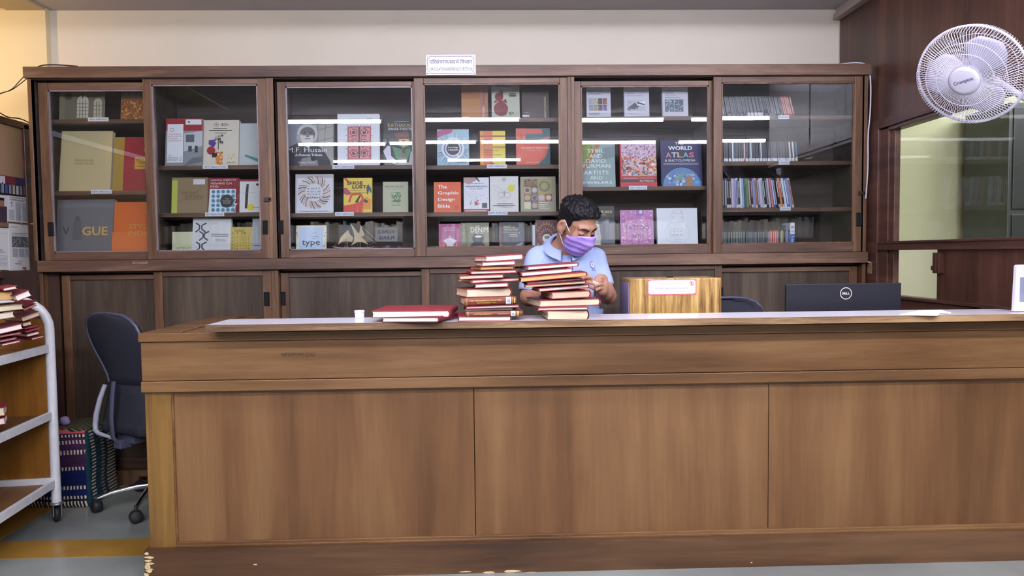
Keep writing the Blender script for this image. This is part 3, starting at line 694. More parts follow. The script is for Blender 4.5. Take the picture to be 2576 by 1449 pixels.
# --- middle cabinet
B('grey photo cover of a white-bearded man in dark kurta', 707, 838, 300, 417, (1,0,0), '#7b7c88',
  [('p',[(0,0),(.62,0),(.62,1),(0,1)],'#8a8b98'),('p',[(.62,.1),(1,.0),(1,1),(.62,1)],'#a3a39c'),('l',[(.70,.1),(.70,1)],.015,'#6b6a66'),('l',[(.8,.1),(.86,1)],.01,'#6f6d69'),('l',[(.62,.5),(1,.62)],.01,'#6f6d69'),('l',[(.62,.75),(1,.86)],.01,'#6f6d69'),
   ('p',[(.0,.0),(.0,.16),(.12,.38),(.34,.52),(.62,.5),(.8,.36),(.95,.1),(.95,0)],'#3c3b47'),('c',.50,.70,.20,'#c6c4c6'),('c',.50,.68,.15,'#6a6367'),('c',.36,.62,.07,'#aaa8ab'),('p',[(.36,.66),(.62,.66),(.6,.48),(.52,.38),(.42,.46)],'#d2d0d0'),('c',.45,.72,.018,'#2c292d'),('c',.56,.72,.018,'#2c292d'),('p',[(.48,.72),(.52,.72),(.54,.62),(.47,.62)],'#7d7477'),('l',[(.45,.585),(.56,.585)],.015,'#4a4448'),
   ('p',[(.35,.0),(.4,.16),(.55,.2),(.7,.12),(.72,0)],'#8c8a90'),('c',.62,.16,.05,'#26252b'),
   tl('M.F. Husain',.5,.345,.105,'#f3f3f5',w=.76,b=.03),tl('A Pictorial Tribute',.53,.235,.05,'#f0f0f2',w=.52,b=.02),tl('Pradeep Chandra',.5,.07,.045,'#f0f0f2',w=.32,b=.01)], thick=.03, tilt=8)
tex = [('r',.24,.12,.80,.76,'#b24a56'),('r',.27,.14,.77,.74,'#d98f92')]
for i in range(2):
    for j in range(3): 
        tex += [('c',.39+.25*i,.24+.2*j,.09,'#a8323f'),('g',.39+.25*i,.24+.2*j,.05,.065,'#ecd9d4'),('c',.39+.25*i,.24+.2*j,.035,'#54303a')]
tex += [('n',.27,.14,.77,.74,230,.018,['#9c2f3a','#efe0dc','#54303a','#c25a62'],12),('r',.50,.14,.54,.74,'#51343c')]
tex += [('c',.24+.56*i/7,.775,.010,'#3a2a30') for i in range(8)]+[('c',.24+.56*i/7,.10,.010,'#3a2a30') for i in range(8)]+[('c',x,.2+.5*j/4,.010,'#3a2a30') for x in (.215,.825) for j in range(5)]
B('tall white book with a red embroidered textile panel', 849, 955, 286, 417, (1,0,0), '#dfe1ea', tex+[tl('Kutch',.78,.90,.05,'#8a8b94',w=.12),tl('Timeless Textiles',.52,.84,.03,'#9a9ba6',w=.5),('r',.38,.055,.65,.065,'#9a9ba6')], thick=.025, tilt=5)
B('black dance theatre book with a green painted face', 964, 1056, 296, 417, (1,0,0), '#15161b',
  [tl('K.K. GOPALAKRISHNAN',.5,.93,.022,'#d8d9de',w=.4),tl('KATHAKALI',.47,.85,.075,'#cdb26a',w=.68),tl('DANCE-THEATRE',.47,.77,.05,'#e4e4e6',w=.66,b=.01),
   ('p',[(.3,.68),(.68,.72),(.74,.5),(.42,.5)],'#6f3a30'),('p',[(.0,.30),(.12,.42),(.2,.4),(.22,.2),(.42,.06),(.3,.02),(.1,.12)],'#d4cfe0'),('p',[(.25,.38),(.36,.5),(.72,.5),(.76,.3),(.66,.12),(.5,.08),(.34,.16)],'#4f8a63'),('p',[(.42,.54),(.58,.56),(.72,.54),(.64,.42),(.56,.38),(.5,.43)],'#d8b93c'),('p',[(.5,.54),(.57,.47),(.63,.54)],'#9c3a2c'),
   ('p',[(.22,.45),(.36,.44),(.52,.37),(.5,.34),(.36,.38),(.2,.42)],'#141416'),('p',[(.58,.37),(.74,.40),(.74,.37),(.6,.34)],'#141416'),('p',[(.52,.36),(.6,.36),(.62,.25),(.52,.25)],'#5a4c3e'),('p',[(.42,.2),(.52,.235),(.62,.2),(.52,.16)],'#b0525e'),('p',[(.3,.0),(.5,.08),(.7,.06),(.76,.3),(.95,.12),(.95,.0)],'#cfd2cf'),('r',.05,.02,.5,.035,'#b8b8c0')], thick=.03, tilt=7)
ring = []
for i in range(34):
    a = 2*math.pi*i/34; q = 94/98
    pts = [(.50+r*math.cos(a+da), .53+r*q*math.sin(a+da)) for r, da in ((.24,0),(.34,.14),(.44,.32))]
    ring.append(('l', pts, .028, ['#c7b3a4','#8f6f5e','#e2d4c4','#b5977f','#6f5a5a'][i % 5]))
B('white knitting book with a ring of pleated cloth', 743, 838, 438, 537, (1,0,1), '#dcdce6',
  [('r',0,.9,1,1,'#bdb3b8'),('r',0,0,.04,1,'#c6c6d2'),tl('NORIKO SOEYOSHI',.52,.935,.022,'#3c3c48',w=.38)]+ring+[tl('K N I T',.5,.625,.038,'#26262e',w=.34),tl('F O L D',.5,.55,.038,'#26262e',w=.34),tl('P L E A T',.5,.475,.038,'#26262e',w=.34),tl('REPEAT',.5,.395,.042,'#26262e',w=.36,b=.01,s=1.3),('r',.12,.045,.88,.055,'#9b9ba8')], thick=.02, tilt=6)
B('yellow book lettered SHOE LUST with a red sandal', 864, 936, 447, 537, (1,0,1), '#e5c84e',
  [('p',[(0,.7),(.1,.72),(.28,.55),(.16,.5),(0,.55)],'#b04a6a'),('p',[(0,1),(.08,1),(.24,.86),(.1,.9)],'#c23a34'),('p',[(.0,.0),(.0,.2),(.3,.24),(.55,.3),(.7,.45),(.74,.3),(.66,.0)],'#d8413a'),('l',[(.2,.3),(.28,.52),(.6,.54),(.68,.4),(.62,.2)],.07,'#cf3a34'),('p',[(.40,.3),(.56,.5),(.6,.48),(.5,.28)],'#26221c'),
   ('p',[(.68,.1),(.95,.1),(.98,.36),(.8,.46),(.7,.38)],'#e0952c'),('l',[(.72,.36),(.84,.30)],.1,'#3a3430'),('p',[(.8,.72),(.86,.82),(.96,.70),(.99,.6),(.96,.55),(.9,.66),(.86,.52),(.83,.52)],'#33506a'),
   ('n',.45,.02,.7,.24,60,.02,['#e9b04a','#c23a34'],14),tl('SHOE',.4,.85,.10,'#201c14',w=.55,b=.03),tl('LUST',.56,.74,.10,'#201c14',w=.5,b=.03),tl('SCHUHLUST',.44,.635,.03,'#5a4a1c',w=.4),tl('PLAISIR DE CHAUSSURES',.52,.57,.03,'#5a4a1c',w=.64)], thick=.018)
B('sage book lettered BIOPHILIA with a green leaf bunch', 963, 1027, 457, 537, (1,0,1), '#b6b89c',
  [tl('BIOPHILIA',.47,.84,.06,'#575a48',w=.72),tl('YOU NATURE DESIGN',.47,.755,.03,'#7d8a62',w=.56),('n',.32,.36,.72,.66,90,.05,['#4f7a52','#7fa87c','#35603f','#a8c49c'],15),('n',.34,.33,.68,.4,24,.05,['#41704a'],16)]+lines(.25,.8,[.26,.22],.012,'#7c7f6c',4,'c'), thick=.018)
B('pale blue square book lettered thinking with type', 744, 820, 567, 640, (1,0,2), '#e2e0cf',
  [('r',.1,.0,.9,.94,'#bfd2ee'),tl('GUIDE',.62,.74,.03,'#c0504c',w=.2),tl('thinking',.62,.62,.055,'#2c3a5c',w=.24),tl('with',.57,.55,.045,'#2c3a5c',w=.12),tl('type',.5,.38,.23,'#242a3c',w=.60),('n',.0,.0,.08,.94,14,.03,['#8a7a5c','#c0a86a'],17),('n',.92,.0,1,.94,14,.03,['#8a7a5c','#c0a86a','#3c4a6a'],18)], thick=.018)
B('brown orange journal with vertical lettering JOURNAL OF FASHION', 1161, 1228, 214, 296, (1,1,0), '#9c6030',
  [('r',.7,0,1,1,'#a86a50'),('r',.0,.0,.7,.6,'#b07638'),tl('JOURNAL',.84,.2,.085,'#ead9b8',rot=math.pi/2,b=.02),tl('OF FASHION',.84,.66,.075,'#4a3030',rot=math.pi/2),('r',.02,.0,.28,.06,'#d9d4cc')], thick=.012)
pin = [('c',.33,.29,.255,'#7c1a22'),('c',.27,.66,.15,'#7c1a22'),('p',[(.06,.46),(.2,.5),(.16,.58)],'#7c1a22'),('p',[(.56,.46),(.4,.5),(.5,.6)],'#7c1a22')]
for i in range(9):
    a = math.pi*(.1+.8*i/8); pin.append(('p',[(.33+.03,.48),(.33-.03,.48),(.33+.26*math.cos(a),.48+.12*math.sin(a))],'#8a2028'))
for i in range(8):
    a = math.pi*(.15+.6*i/7); pin.append(('p',[(.38,.72),(.34,.7),(.38+.2*math.cos(a)*(.6+.4*(i%2)),.72+.17*math.sin(a))],'#2c3340'))
B('grey-green book with a dark red pomegranate and pineapple drawing', 1237, 1308, 214, 296, (1,1,0), '#b9bba9',
  pin+[('n',.12,.1,.52,.4,40,.03,['#9c3a3c','#641219'],19),('n',.6,.1,.78,.2,12,.03,['#2c2a28'],20),('g',.8,.87,.07,.08,'#5c6058'),('r',.2,.94,.7,.99,'#8f97a6')]+lines(.62,.9,[.73,.69,.66],.02,'#34362f',5), thick=.015)
B('dark brown journal with vertical cream lettering, top shelf', 1313, 1382, 222, 296, (1,1,0), '#4a3a38',
  [tl('FASHION JOURNAL',.86,.36,.08,'#d9c8a4',rot=math.pi/2,b=.01),('r',.02,.06,.27,.12,'#c9cdde'),('n',.08,.0,.26,.05,8,.03,['#c9a06a'],21),('r',.1,.18,.24,.21,'#8a7c78')], thick=.015)
kb = [('r',0,0,1,1,'#9fc0d2')]
for i in range(44):
    a = 2*math.pi*i/44; r = random.Random(i); c = r.choice(['#b23a7a','#5f8f8c','#d8b84c','#6f5aa0','#cfe0e8','#c47a5a','#38404c','#e6eef2']); kb.append(('l',[(.5+.36*math.cos(a),.45+.3*math.sin(a)),(.5+(.44+.1*r.random())*math.cos(a),.45+(.38+.12*r.random())*math.sin(a))],.012,c))
B('pale blue infographic book lettered Knowledge is Beautiful', 1100, 1180, 325, 417, (1,1,1), '#9fc4d4',
  kb+[('p',[(0,.75),(.0,.95),(.25,1),(.5,1),(.45,.9),(.2,.85)],'#b0407c'),('c',.5,.46,.36,'#d5e2ea'),('g',.5,.46,.25,.29,'#7c6aa8',2.6,5.2),('g',.5,.46,.25,.29,'#b08088',5.4,7.0),('g',.5,.46,.25,.29,'#a8bf4c',.9,1.6),('c',.5,.46,.21,'#22252c'),tl('Knowledge',.5,.49,.045,'#f4f4f6',w=.32,b=.02),tl('is Beautiful',.5,.43,.045,'#f4f4f6',w=.32,b=.02),('r',.62,.08,.9,.095,'#6a7f98')])
B('yellow and orange textile colouration handbook', 1208, 1272, 329, 417, (1,1,1), '#e3d23c',
  [('r',.0,.0,.14,1,'#e0953a'),('r',.14,0,.5,1,'#d9703c'),('r',0,.82,1,.87,'#b0502c'),('r',0,.49,1,.56,'#c98a5c'),('p',[(.18,.6),(.44,.62),(.46,.78),(.2,.76)],'#c03440'),('c',.28,.66,.07,'#e8d04c'),tl('Fundamentals and',.43,.43,.04,'#7c2c1c',w=.54),tl('Practices in',.34,.37,.04,'#7c2c1c',w=.36),tl('Colouration of Textiles',.5,.31,.04,'#7c2c1c',w=.66),tl('J N Chakraborty',.3,.12,.03,'#5c2c1c',w=.34),('r',.4,.04,.56,.06,'#7a3a1c')])
B('coral book lettered TEXTILES OF RAJASTHAN with teal corner', 1299, 1385, 322, 417, (1,1,1), '#2c5a5c',
  [('p',[(0,0),(.62,0),(.86,.22),(.95,.48),(.95,.76),(.28,.6),(.28,.84),(.78,.86),(.76,.98),(0,1)],'#cf5440'),('p',[(0,0),(.55,0),(.8,.3),(.9,.55),(.3,.5),(.0,.7)],'#d9624c'),tl('TEXTILES OF RAJASTHAN',.55,.46,.045,'#f4ece6',w=.82,b=.01),tl('AT THE JAIPUR COURT',.5,.395,.028,'#eab8a8',w=.52),tl('RAHUL JAIN',.5,.07,.03,'#f0ddd4',w=.38),('p',[(.1,.7),(.2,.66),(.2,.84),(.13,.86)],'#b8483a')], thick=.03)
B('bright orange design book with large white lettering', 1092, 1160, 458, 537, (1,1,2), '#dd5a2a',
  [('r',0,0,.06,1,'#e87a3a'),tl('The',.31,.85,.125,'#f8efe8',w=.34,b=.02),tl('Graphic',.53,.63,.13,'#f8efe8',w=.78,b=.02),tl('Design',.46,.415,.13,'#f8efe8',w=.62,b=.02),tl('Bible',.37,.21,.115,'#f8efe8',w=.46,b=.02),('r',.78,.17,.92,.19,'#7c2a14'),('r',.74,.1,.9,.115,'#8c3a1c')], thick=.03)
B('white education policy handbook with red base strip', 1167, 1231, 446, 537, (1,1,2), '#dfe0ea',
  [('p',[(0,1),(0,.86),(.2,.8),(.6,.96),(.55,1)],'#b08f86'),('l',[(.48,1),(.62,.88)],.05,'#1f1f26'),('r',0,0,1,.09,'#b03a48'),('r',.05,.03,.9,.05,'#e6c8cc'),tl('a Handbook of',.5,.83,.045,'#3a3a48',w=.56),tl('National Education',.5,.745,.05,'#2f3c6c',w=.86,b=.01),tl('Policy 2020',.5,.665,.05,'#4c5a86',w=.48),('n',.05,.35,.95,.6,60,.03,['#c6cade','#a8aecc','#d8c8d4'],22),('n',.25,.2,.6,.34,20,.05,['#c87a5a','#b0505c','#d8c8d4'],23),('r',.44,.2,.54,.27,'#a04a52'),('r',.72,.12,.92,.26,'#5a4c50')])
wing = lambda s: [('l',[(.5,.5),(.5+s*.1,.62),(.5+s*.25,.74),(.5+s*.38,.76),(.5+s*.33,.62),(.5+s*.2,.56),(.5,.54)],.008,'#9a958c'),('l',[(.5,.5),(.5+s*.14,.54),(.5+s*.24,.5),(.5+s*.2,.42),(.5+s*.1,.4),(.5,.46)],.008,'#9a958c')]
B('off-white booklet with a butterfly line drawing and yellow dot', 1233, 1305, 443, 537, (1,1,2), '#dad9d6',
  wing(1)+wing(-1)+[('g',.5,.91,.06,.07,'#55554f'),('c',.5,.91,.025,'#55554f'),('l',[(.5,.42),(.5,.6)],.012,'#6a655c'),('c',.75,.67,.12,'#d8d020'),tl('EIGHTH NAME',.5,.37,.025,'#b8b6c0',w=.42),tl('SITE',.5,.31,.025,'#b8b6c0',w=.12),('r',.25,.22,.8,.235,'#5c5c64'),('r',.1,.175,.88,.19,'#4c4c54'),('r',.25,.135,.8,.142,'#8c8c94')], thick=.008)
pw = random.Random(31); pat = []
for i, j, c in [(0,2,'#9a8a5c'),(1,2,'#6a5040'),(0,1,'#8a5a50'),(1,1,'#565a6a'),(2,1,'#b08a5c'),(3,1,'#8c3a44'),(0,0,'#c9c6a0'),(1,0,'#5c566a')]:
    pat += [('r',.1+.2*i,.07+.22*j,.29+.2*i,.28+.22*j,c),('c',.195+.2*i,.175+.22*j,.06,['#d8cdb0','#c0a880','#7c4a44','#b9b7c0'][(i+j)%4]),('g',.195+.2*i,.175+.22*j,.07,.08,'#e0dac8')]
B('khaki book with a patchwork of ornament squares', 1310, 1399, 444, 537, (1,1,2), '#a19a80',
  pat+[('r',.5,.5,.9,.93,'#a89a58'),('g',.68,.72,.1,.16,'#6c7468'),('r',.1,.72,.48,.93,'#84684c'),('n',.12,.74,.47,.92,24,.04,['#b08a5c','#5c4434'],24),('r',.53,.24,.8,.26,'#e8e4d4'),('r',.53,.19,.78,.21,'#e8e4d4'),('r',.53,.14,.7,.16,'#e8e4d4'),('r',.53,.08,.82,.095,'#e8e4d4')])
B('magenta book with a figure in a white robe', 1104, 1160, 563, 640, (1,1,3), '#a8457c',
  [('p',[(0,0),(.35,0),(.4,.3),(.2,.5),(0,.4)],'#c05a70'),('p',[(.38,.0),(.36,.3),(.2,.42),(.28,.46),(.44,.52),(.56,.52),(.72,.46),(.82,.42),(.66,.3),(.62,0)],'#d9cfdc'),('c',.5,.56,.05,'#c9a8b8'),('l',[(.22,.0),(.22,.34)],.05,'#d8a04c'),('l',[(.8,.0),(.8,.34)],.05,'#d8a04c'),tl('FASHION COMM',.5,.86,.04,'#e6b8d0',w=.62),tl('REFLECTIONS',.5,.78,.04,'#e6b8d0',w=.5)])
B('olive photo book lettered THE DENIM MANUAL with a head seen from behind', 1160, 1231, 560, 640, (1,1,3), '#7d7c66',
  [('r',0,0,.4,1,'#6c7052'),('n',.0,.2,.35,.9,26,.06,['#7c8460','#5c6244'],25),('c',.6,.48,.2,'#17182a'),('p',[(.28,.0),(.34,.25),(.42,.34),(.78,.34),(.84,.25),(.92,.0)],'#1b1d38'),tl('THE',.62,.88,.04,'#e8e6da',w=.12),tl('DENIM',.66,.76,.17,'#f0eee4',w=.62,b=.03),tl('MANUAL',.64,.64,.04,'#e8e6da',w=.26),('c',.62,.54,.14,'#d9d8d4',.04)])
B('charcoal book lettered Material Modernity in yellow', 1257, 1320, 559, 640, (1,1,3), '#3a3a44',
  [('r',0,0,.04,1,'#a83a5c'),tl('Material',.4,.84,.07,'#c8c24c',w=.46),tl('Modernity',.46,.75,.07,'#c8c24c',w=.56),('l',[(.1,.68),(.8,.66),(.8,.6)],.01,'#c9c9d0'),('p',[(.0,.3),(.3,.1),(.4,.0),(.1,.0)],'#8c80b8'),('p',[(.4,.14),(.9,.34),(.95,.28),(.5,.04)],'#8f88b0'),('p',[(.5,0),(.9,.16),(.98,.1),(.9,0)],'#6a5c98'),('r',.4,.58,.7,.6,'#c9c9d0'),('r',.4,.53,.74,.55,'#c9c9d0')])
mand = []
for R_i, c1, c2, n_ in [(.62,'#6a2a2c','#a8784c',24),(.5,'#4a2030','#8c3a34',20),(.38,'#7c3030','#b08a5c',18),(.28,'#33202c','#9c4a3c',16)]:
    mand.append(('c',.5,.46,R_i*.9,c1))
    for i in range(n_):
        a = 2*math.pi*i/n_; mand.append(('p',[(.5+R_i*.66*math.cos(a-.12),.46+R_i*.62*math.sin(a-.12)),(.5+R_i*.66*math.cos(a+.12),.46+R_i*.62*math.sin(a+.12)),(.5+R_i*.86*math.cos(a),.46+R_i*.8*math.sin(a))],c2))
mand = [('r',0,0,1,1,'#5c2a2c')] + [m_ for m_ in mand if m_[0]=='p' and all(0<=u<=1 and 0<=v<=1 for u,v in m_[1]) or m_[0]=='c' and m_[3] < .47]
B('dark red book with a round ornamental mandala', 1348, 1404, 553, 640, (1,1,3), '#5c2a2c', mand+[('c',.5,.42,.2,'#dcd8d0'),('r',.4,.4,.62,.5,'#6f7c5c')])
B('thin white book half hidden beside the red mandala book', 1340, 1347, 566, 640, (1,1,3), '#cfcdd0', None, thick=.15, tilt=2)
# --- right cabinet
B('white calculation handbook with small photo grid, top shelf', 1476, 1537, 217, 294, (2,0,0), '#c6c5d2',
  [tl('Textile Calculation',.42,.85,.045,'#3a3448',w=.64),('r',.1,.745,.6,.76,'#5c5668')]+[('r',.1+.19*i,.21+.21*j,.27+.19*i,.40+.21*j,['#8c8c9c','#9c8f70','#4f4650','#6a5c8c','#a4a4b4','#b0a888','#3f3a3c','#8c4c3c'][i+4*j]) for i in range(4) for j in range(2)]+[('n',.1,.21,.84,.61,60,.025,['#e0e0ea','#2f2c3c','#c08c4c'],26)]+lines(.1,.6,[.13,.1,.07],.012,'#7c7a8c',6), thick=.03, tilt=5)
B('white digital printing handbook with a printer sketch, top shelf', 1571, 1634, 218, 294, (2,0,0), '#c9c8d6',
  [tl('Digital Textile',.33,.85,.045,'#3a3448',w=.46),tl('Printing',.26,.775,.045,'#3a3448',w=.26),('r',.1,.69,.72,.7,'#6c6878'),('p',[(.1,.2),(.85,.2),(.85,.55),(.1,.55)],'#b9b7c6'),('p',[(.14,.3),(.4,.24),(.62,.36),(.4,.46)],'#3c3a48'),('p',[(.5,.38),(.8,.36),(.84,.52),(.6,.5)],'#ecebf4'),('p',[(.5,.45),(.8,.38),(.82,.42),(.54,.5)],'#23222c'),('p',[(.1,.24),(.24,.2),(.28,.26),(.14,.32)],'#74718a'),('n',.15,.25,.8,.5,16,.04,['#565468','#2f2e3a','#8a8898'],27)]+lines(.1,.75,[.1],.012,'#7c7a8c',7), thick=.03, tilt=5)
B('white artificial intelligence handbook with four grey-blue pictures, top shelf', 1667, 1732, 218, 294, (2,0,0), '#c9c8d4',
  [tl('Artificial Intelligence',.46,.86,.045,'#3a3448',w=.68),tl('in Textile',.27,.79,.045,'#3a3448',w=.3),tl('Engineering',.31,.715,.045,'#3a3448',w=.38),('r',.1,.63,.7,.64,'#6c6878')]+[('r',.1+.18*i,.17,.265+.18*i,.57,'#55677a') for i in range(4)]+[('n',.1,.17,.81,.57,46,.04,['#8fa4b4','#b4c4d0','#3c4c5c','#d0dce4'],28)], thick=.03, tilt=5)
B('abstract watercolour book lettered SYBIL AND DAVID YURMAN', 1452, 1549, 361, 472, (2,0,1), '#8fa4a4',
  [('p',[(0,1),(.45,1),(.3,.6),(.0,.55)],'#8a9a3c'),('p',[(.5,1),(.62,.98),(.3,.5),(.1,.3),(.2,.5)],'#b0743c'),('p',[(.0,.3),(.25,.1),(.3,.0),(.0,.0)],'#8a7ca0'),('p',[(.55,.6),(1,.7),(1,.95),(.7,.9)],'#7c8a90'),('n',.1,.6,.45,.98,30,.02,['#4c5c2c','#c8cc6c'],29),('n',.5,.0,1,.5,40,.02,['#6f8f94','#b8cccc','#a8a0b8'],30)]
  +[tl(t_,.5,y_,.085,'#f2f2f0',w=w_) for t_,y_,w_ in (('SYBIL',.84,.42),('AND',.715,.32),('DAVID',.60,.50),('YURMAN',.485,.74),('ARTISTS',.33,.64),('AND',.215,.32),('JEWELERS',.09,.82))], thick=.03)
B('cinema book with a crowd painting in red and orange', 1561, 1653, 358, 471, (2,0,1), '#b82a34',
  [('r',.04,.25,1,1,'#d2b8cc'),('n',.04,.6,1,1,240,.03,['#a06a98','#e8dcea','#8a4c80','#c89ab8','#b03a5c'],32),('n',.04,.26,1,.68,260,.05,['#d86a34','#e8b88c','#3c4a5c','#c03a3c','#f0e6dc','#5a7a84','#a84c2c','#e0a04c'],33),('r',0,.10,1,.16,'#3c343c'),('r',0,0,1,.10,'#c23440'),tl('Novel world of Bombay',.6,.235,.035,'#e0a04c',w=.5),tl('Encyclopaedia of Indian Cinema',.5,.19,.03,'#f4e6e6',w=.8),tl('Paul Willemen',.72,.13,.035,'#f0f0f0',w=.38,b=.01)], thick=.035)
B('dark blue world atlas and encyclopedia with a globe', 1664, 1768, 352, 471, (2,0,1), '#2a2a5c',
  [('c',.5,.0,.46,'#5f86b8'),('r',0,-.0,0,0,'#2a2a5c'),('n',.12,.0,.88,.27,50,.06,['#a8bcd8','#d0dce8','#3c62a0','#8aa4cc'],34),('p',[(.62,.0),(.58,.16),(.68,.26),(.8,.12),(.8,.0)],'#a87a5c'),('p',[(.3,.1),(.42,.26),(.6,.3),(.5,.16)],'#7c9c8c'),('c',.86,.08,.10,'#3f8fd0'),
   tl('THE',.46,.93,.05,'#f0f0f6',w=.2,b=.02),tl('WORLD',.48,.83,.085,'#f6f6fa',w=.58,b=.03)]
  +[tl(ch,.19+.14*i,.68,.11,c_,w=.13,b=.02) for i,(ch,c_) in enumerate(zip('ATLAS',['#e08a94','#d8dce8','#e8c06c','#7cc8b8','#e07a7c']))]
  +[tl('& ENCYCLOPEDIA',.47,.56,.05,'#f0f0f6',w=.74,b=.02),('r',.06,.49,.92,.50,'#b8b8d8'),('r',.06,.465,.9,.475,'#b8b8d8'),tl('WITH',.86,.10,.018,'#e8f0fa',w=.08),tl('POSTER',.86,.07,.018,'#e8f0fa',w=.1)], thick=.03)
B('black fashion book with a marble-white statue, gold lettering TAHILIANI', 1455, 1548, 518, 628, (2,0,2), '#232228',
  [('r',.5,.18,1,.66,'#63656e'),('p',[(.28,.0),(.3,.4),(.42,.62),(.58,.6),(.62,.3),(.58,0)],'#b8b2b4'),('n',.34,.3,.6,.58,40,.03,['#e0dcdc','#8c8488'],35),('p',[(.3,.1),(.5,.02),(.66,.14),(.5,.2)],'#cfc4bc'),tl('TARUN TAHILIANI',.5,.87,.06,'#d8c070',w=.86,b=.01),tl('JOURNEY TO INDIA MODERN',.55,.8,.03,'#b8a468',w=.46)], thick=.03)
B('pink marbled book lettered TATTOO YOU', 1562, 1646, 528, 628, (2,0,2), '#c07ab4',
  [('n',.02,.02,.98,.98,260,.04,['#d8a0cc','#e8c4e0','#a85a9c','#c87ab4'],36),('c',.6,.94,.12,'#9c6ab0'),('c',.62,.95,.05,'#d8c8e0'),tl('TATTOO',.5,.57,.10,'#51385c',w=.72),tl('YOU',.5,.36,.10,'#51385c',w=.36),('n',.25,.04,.75,.1,20,.02,['#b03a6a'],37)], thick=.035, spine='#3c3f58')
wt = [('l',[(.36,.14),(.3,.22),(.2,.3),(.18,.48),(.28,.6),(.32,.66),(.66,.66),(.72,.6),(.8,.48),(.78,.3),(.68,.22),(.64,.14),(.36,.14)],.008,'#c8ccd8'),('l',[(.34,.66),(.36,.86),(.64,.86),(.66,.66)],.008,'#c8ccd8'),('l',[(.36,.88),(.36,.94),(.64,.94),(.64,.88),(.36,.88)],.006,'#c8ccd8'),('l',[(.36,.14),(.34,.0)],.008,'#c8ccd8'),('l',[(.64,.14),(.66,.0)],.008,'#c8ccd8'),
      ('l',[(.33,.3),(.31,.33),(.31,.49),(.34,.53),(.64,.53),(.68,.49),(.68,.33),(.65,.3),(.33,.3)],.008,'#b8bcc8'),('l',[(.35,.33),(.35,.49),(.64,.49),(.64,.33),(.35,.33)],.006,'#b8bcc8'),tl('10:58 50',.495,.37,.05,'#7f93a0',w=.25),tl('SU  6 30',.495,.45,.035,'#8aa0a8',w=.24),tl('G-SHOCK',.5,.2,.022,'#9498a8',w=.22),tl('PROTECTION',.5,.6,.016,'#b4b8c4',w=.2),tl('SHOCK RESIST',.5,.26,.014,'#b4b8c4',w=.2)]+[('g',x,y,.018,.026,'#c8ccd8') for x,y in ((.41,.91),(.6,.91),(.4,.78),(.61,.78),(.38,.06),(.63,.06))]
B('white book with a pale outline drawing of a digital watch', 1655, 1757, 523, 628, (2,0,2), '#e6eaf2', wt, thick=.03)

# small shelf labels on the shelf edges
def shelf_label(txt, x0, x1, y, shelf, lab, yoff=0.0):
    Y = YC+.0985; z = SHELF[shelf[:2]][shelf[2]]
    a = P(x0, y, Y=Y).x; c = P(x1, y, Y=Y).x; h = .024
    zc = P(x0, y, Y=Y).z
    e = tag(MB().box(a, c, Y-.0006, Y+.001, zc-h/2, zc+h/2).build('shelf_label', mat('label_card','#dfe2ee',rough=.5)), lab, 'label', 'printed labels on the shelf edges')
    b = MB(); T = Matrix.Translation(((a+c)/2, Y-.0008, zc)) @ Matrix.Rotation(math.pi/2,4,'X')
    put_text(b, txt, T, w=(c-a)*.88, h=h*.45, bold=.01)
    b.build('lettering', mat('label_ink','#3a4474'), e)
NA = 'NEW ARRIVALS'
shelf_label(NA, 221, 273, 300.5, (0,0,0), 'white NEW ARRIVALS label under the lattice window book')
shelf_label(NA, 229, 281, 482.5, (0,0,1), 'white NEW ARRIVALS label under the cream heritage book')
shelf_label('NIFT PUBLICATIONS', 510, 573, 420, (0,1,0), 'white NIFT PUBLICATIONS label under the vase of flowers book')
shelf_label('NIFT PUBLICATIONS', 516, 564, 539.5, (0,1,1), 'white NIFT PUBLICATIONS label under the dark red book with blue discs')
shelf_label(NA, 836, 891, 420, (1,0,0), 'white NEW ARRIVALS label under the red textile book')
shelf_label(NA, 843, 890, 538.5, (1,0,1), 'white NEW ARRIVALS label under the yellow shoe book')
shelf_label(NA, 1233, 1284, 300, (1,1,0), 'white shelf label under the pomegranate drawing book')
shelf_label(NA, 1225, 1275, 418.5, (1,1,1), 'white NEW ARRIVALS label under the yellow and orange handbook')
shelf_label(NA, 1228, 1277, 536, (1,1,2), 'white NEW ARRIVALS label under the butterfly booklet')
shelf_label(NA, 1582, 1628, 472.5, (2,0,1), 'white NEW ARRIVALS label under the crowd painting book')
shelf_label('CD/DVDs', 1958, 1985, 294.5, (2,1,0), 'white CD/DVDs label under the red-spined discs, top shelf')
shelf_label('CD/DVDs', 1959, 1986, 409.5, (2,1,1), 'white CD/DVDs label on the second disc shelf')
shelf_label('CD/DVDs', 1962, 1989, 525, (2,1,2), 'white CD/DVDs label on the third disc shelf with film cases')

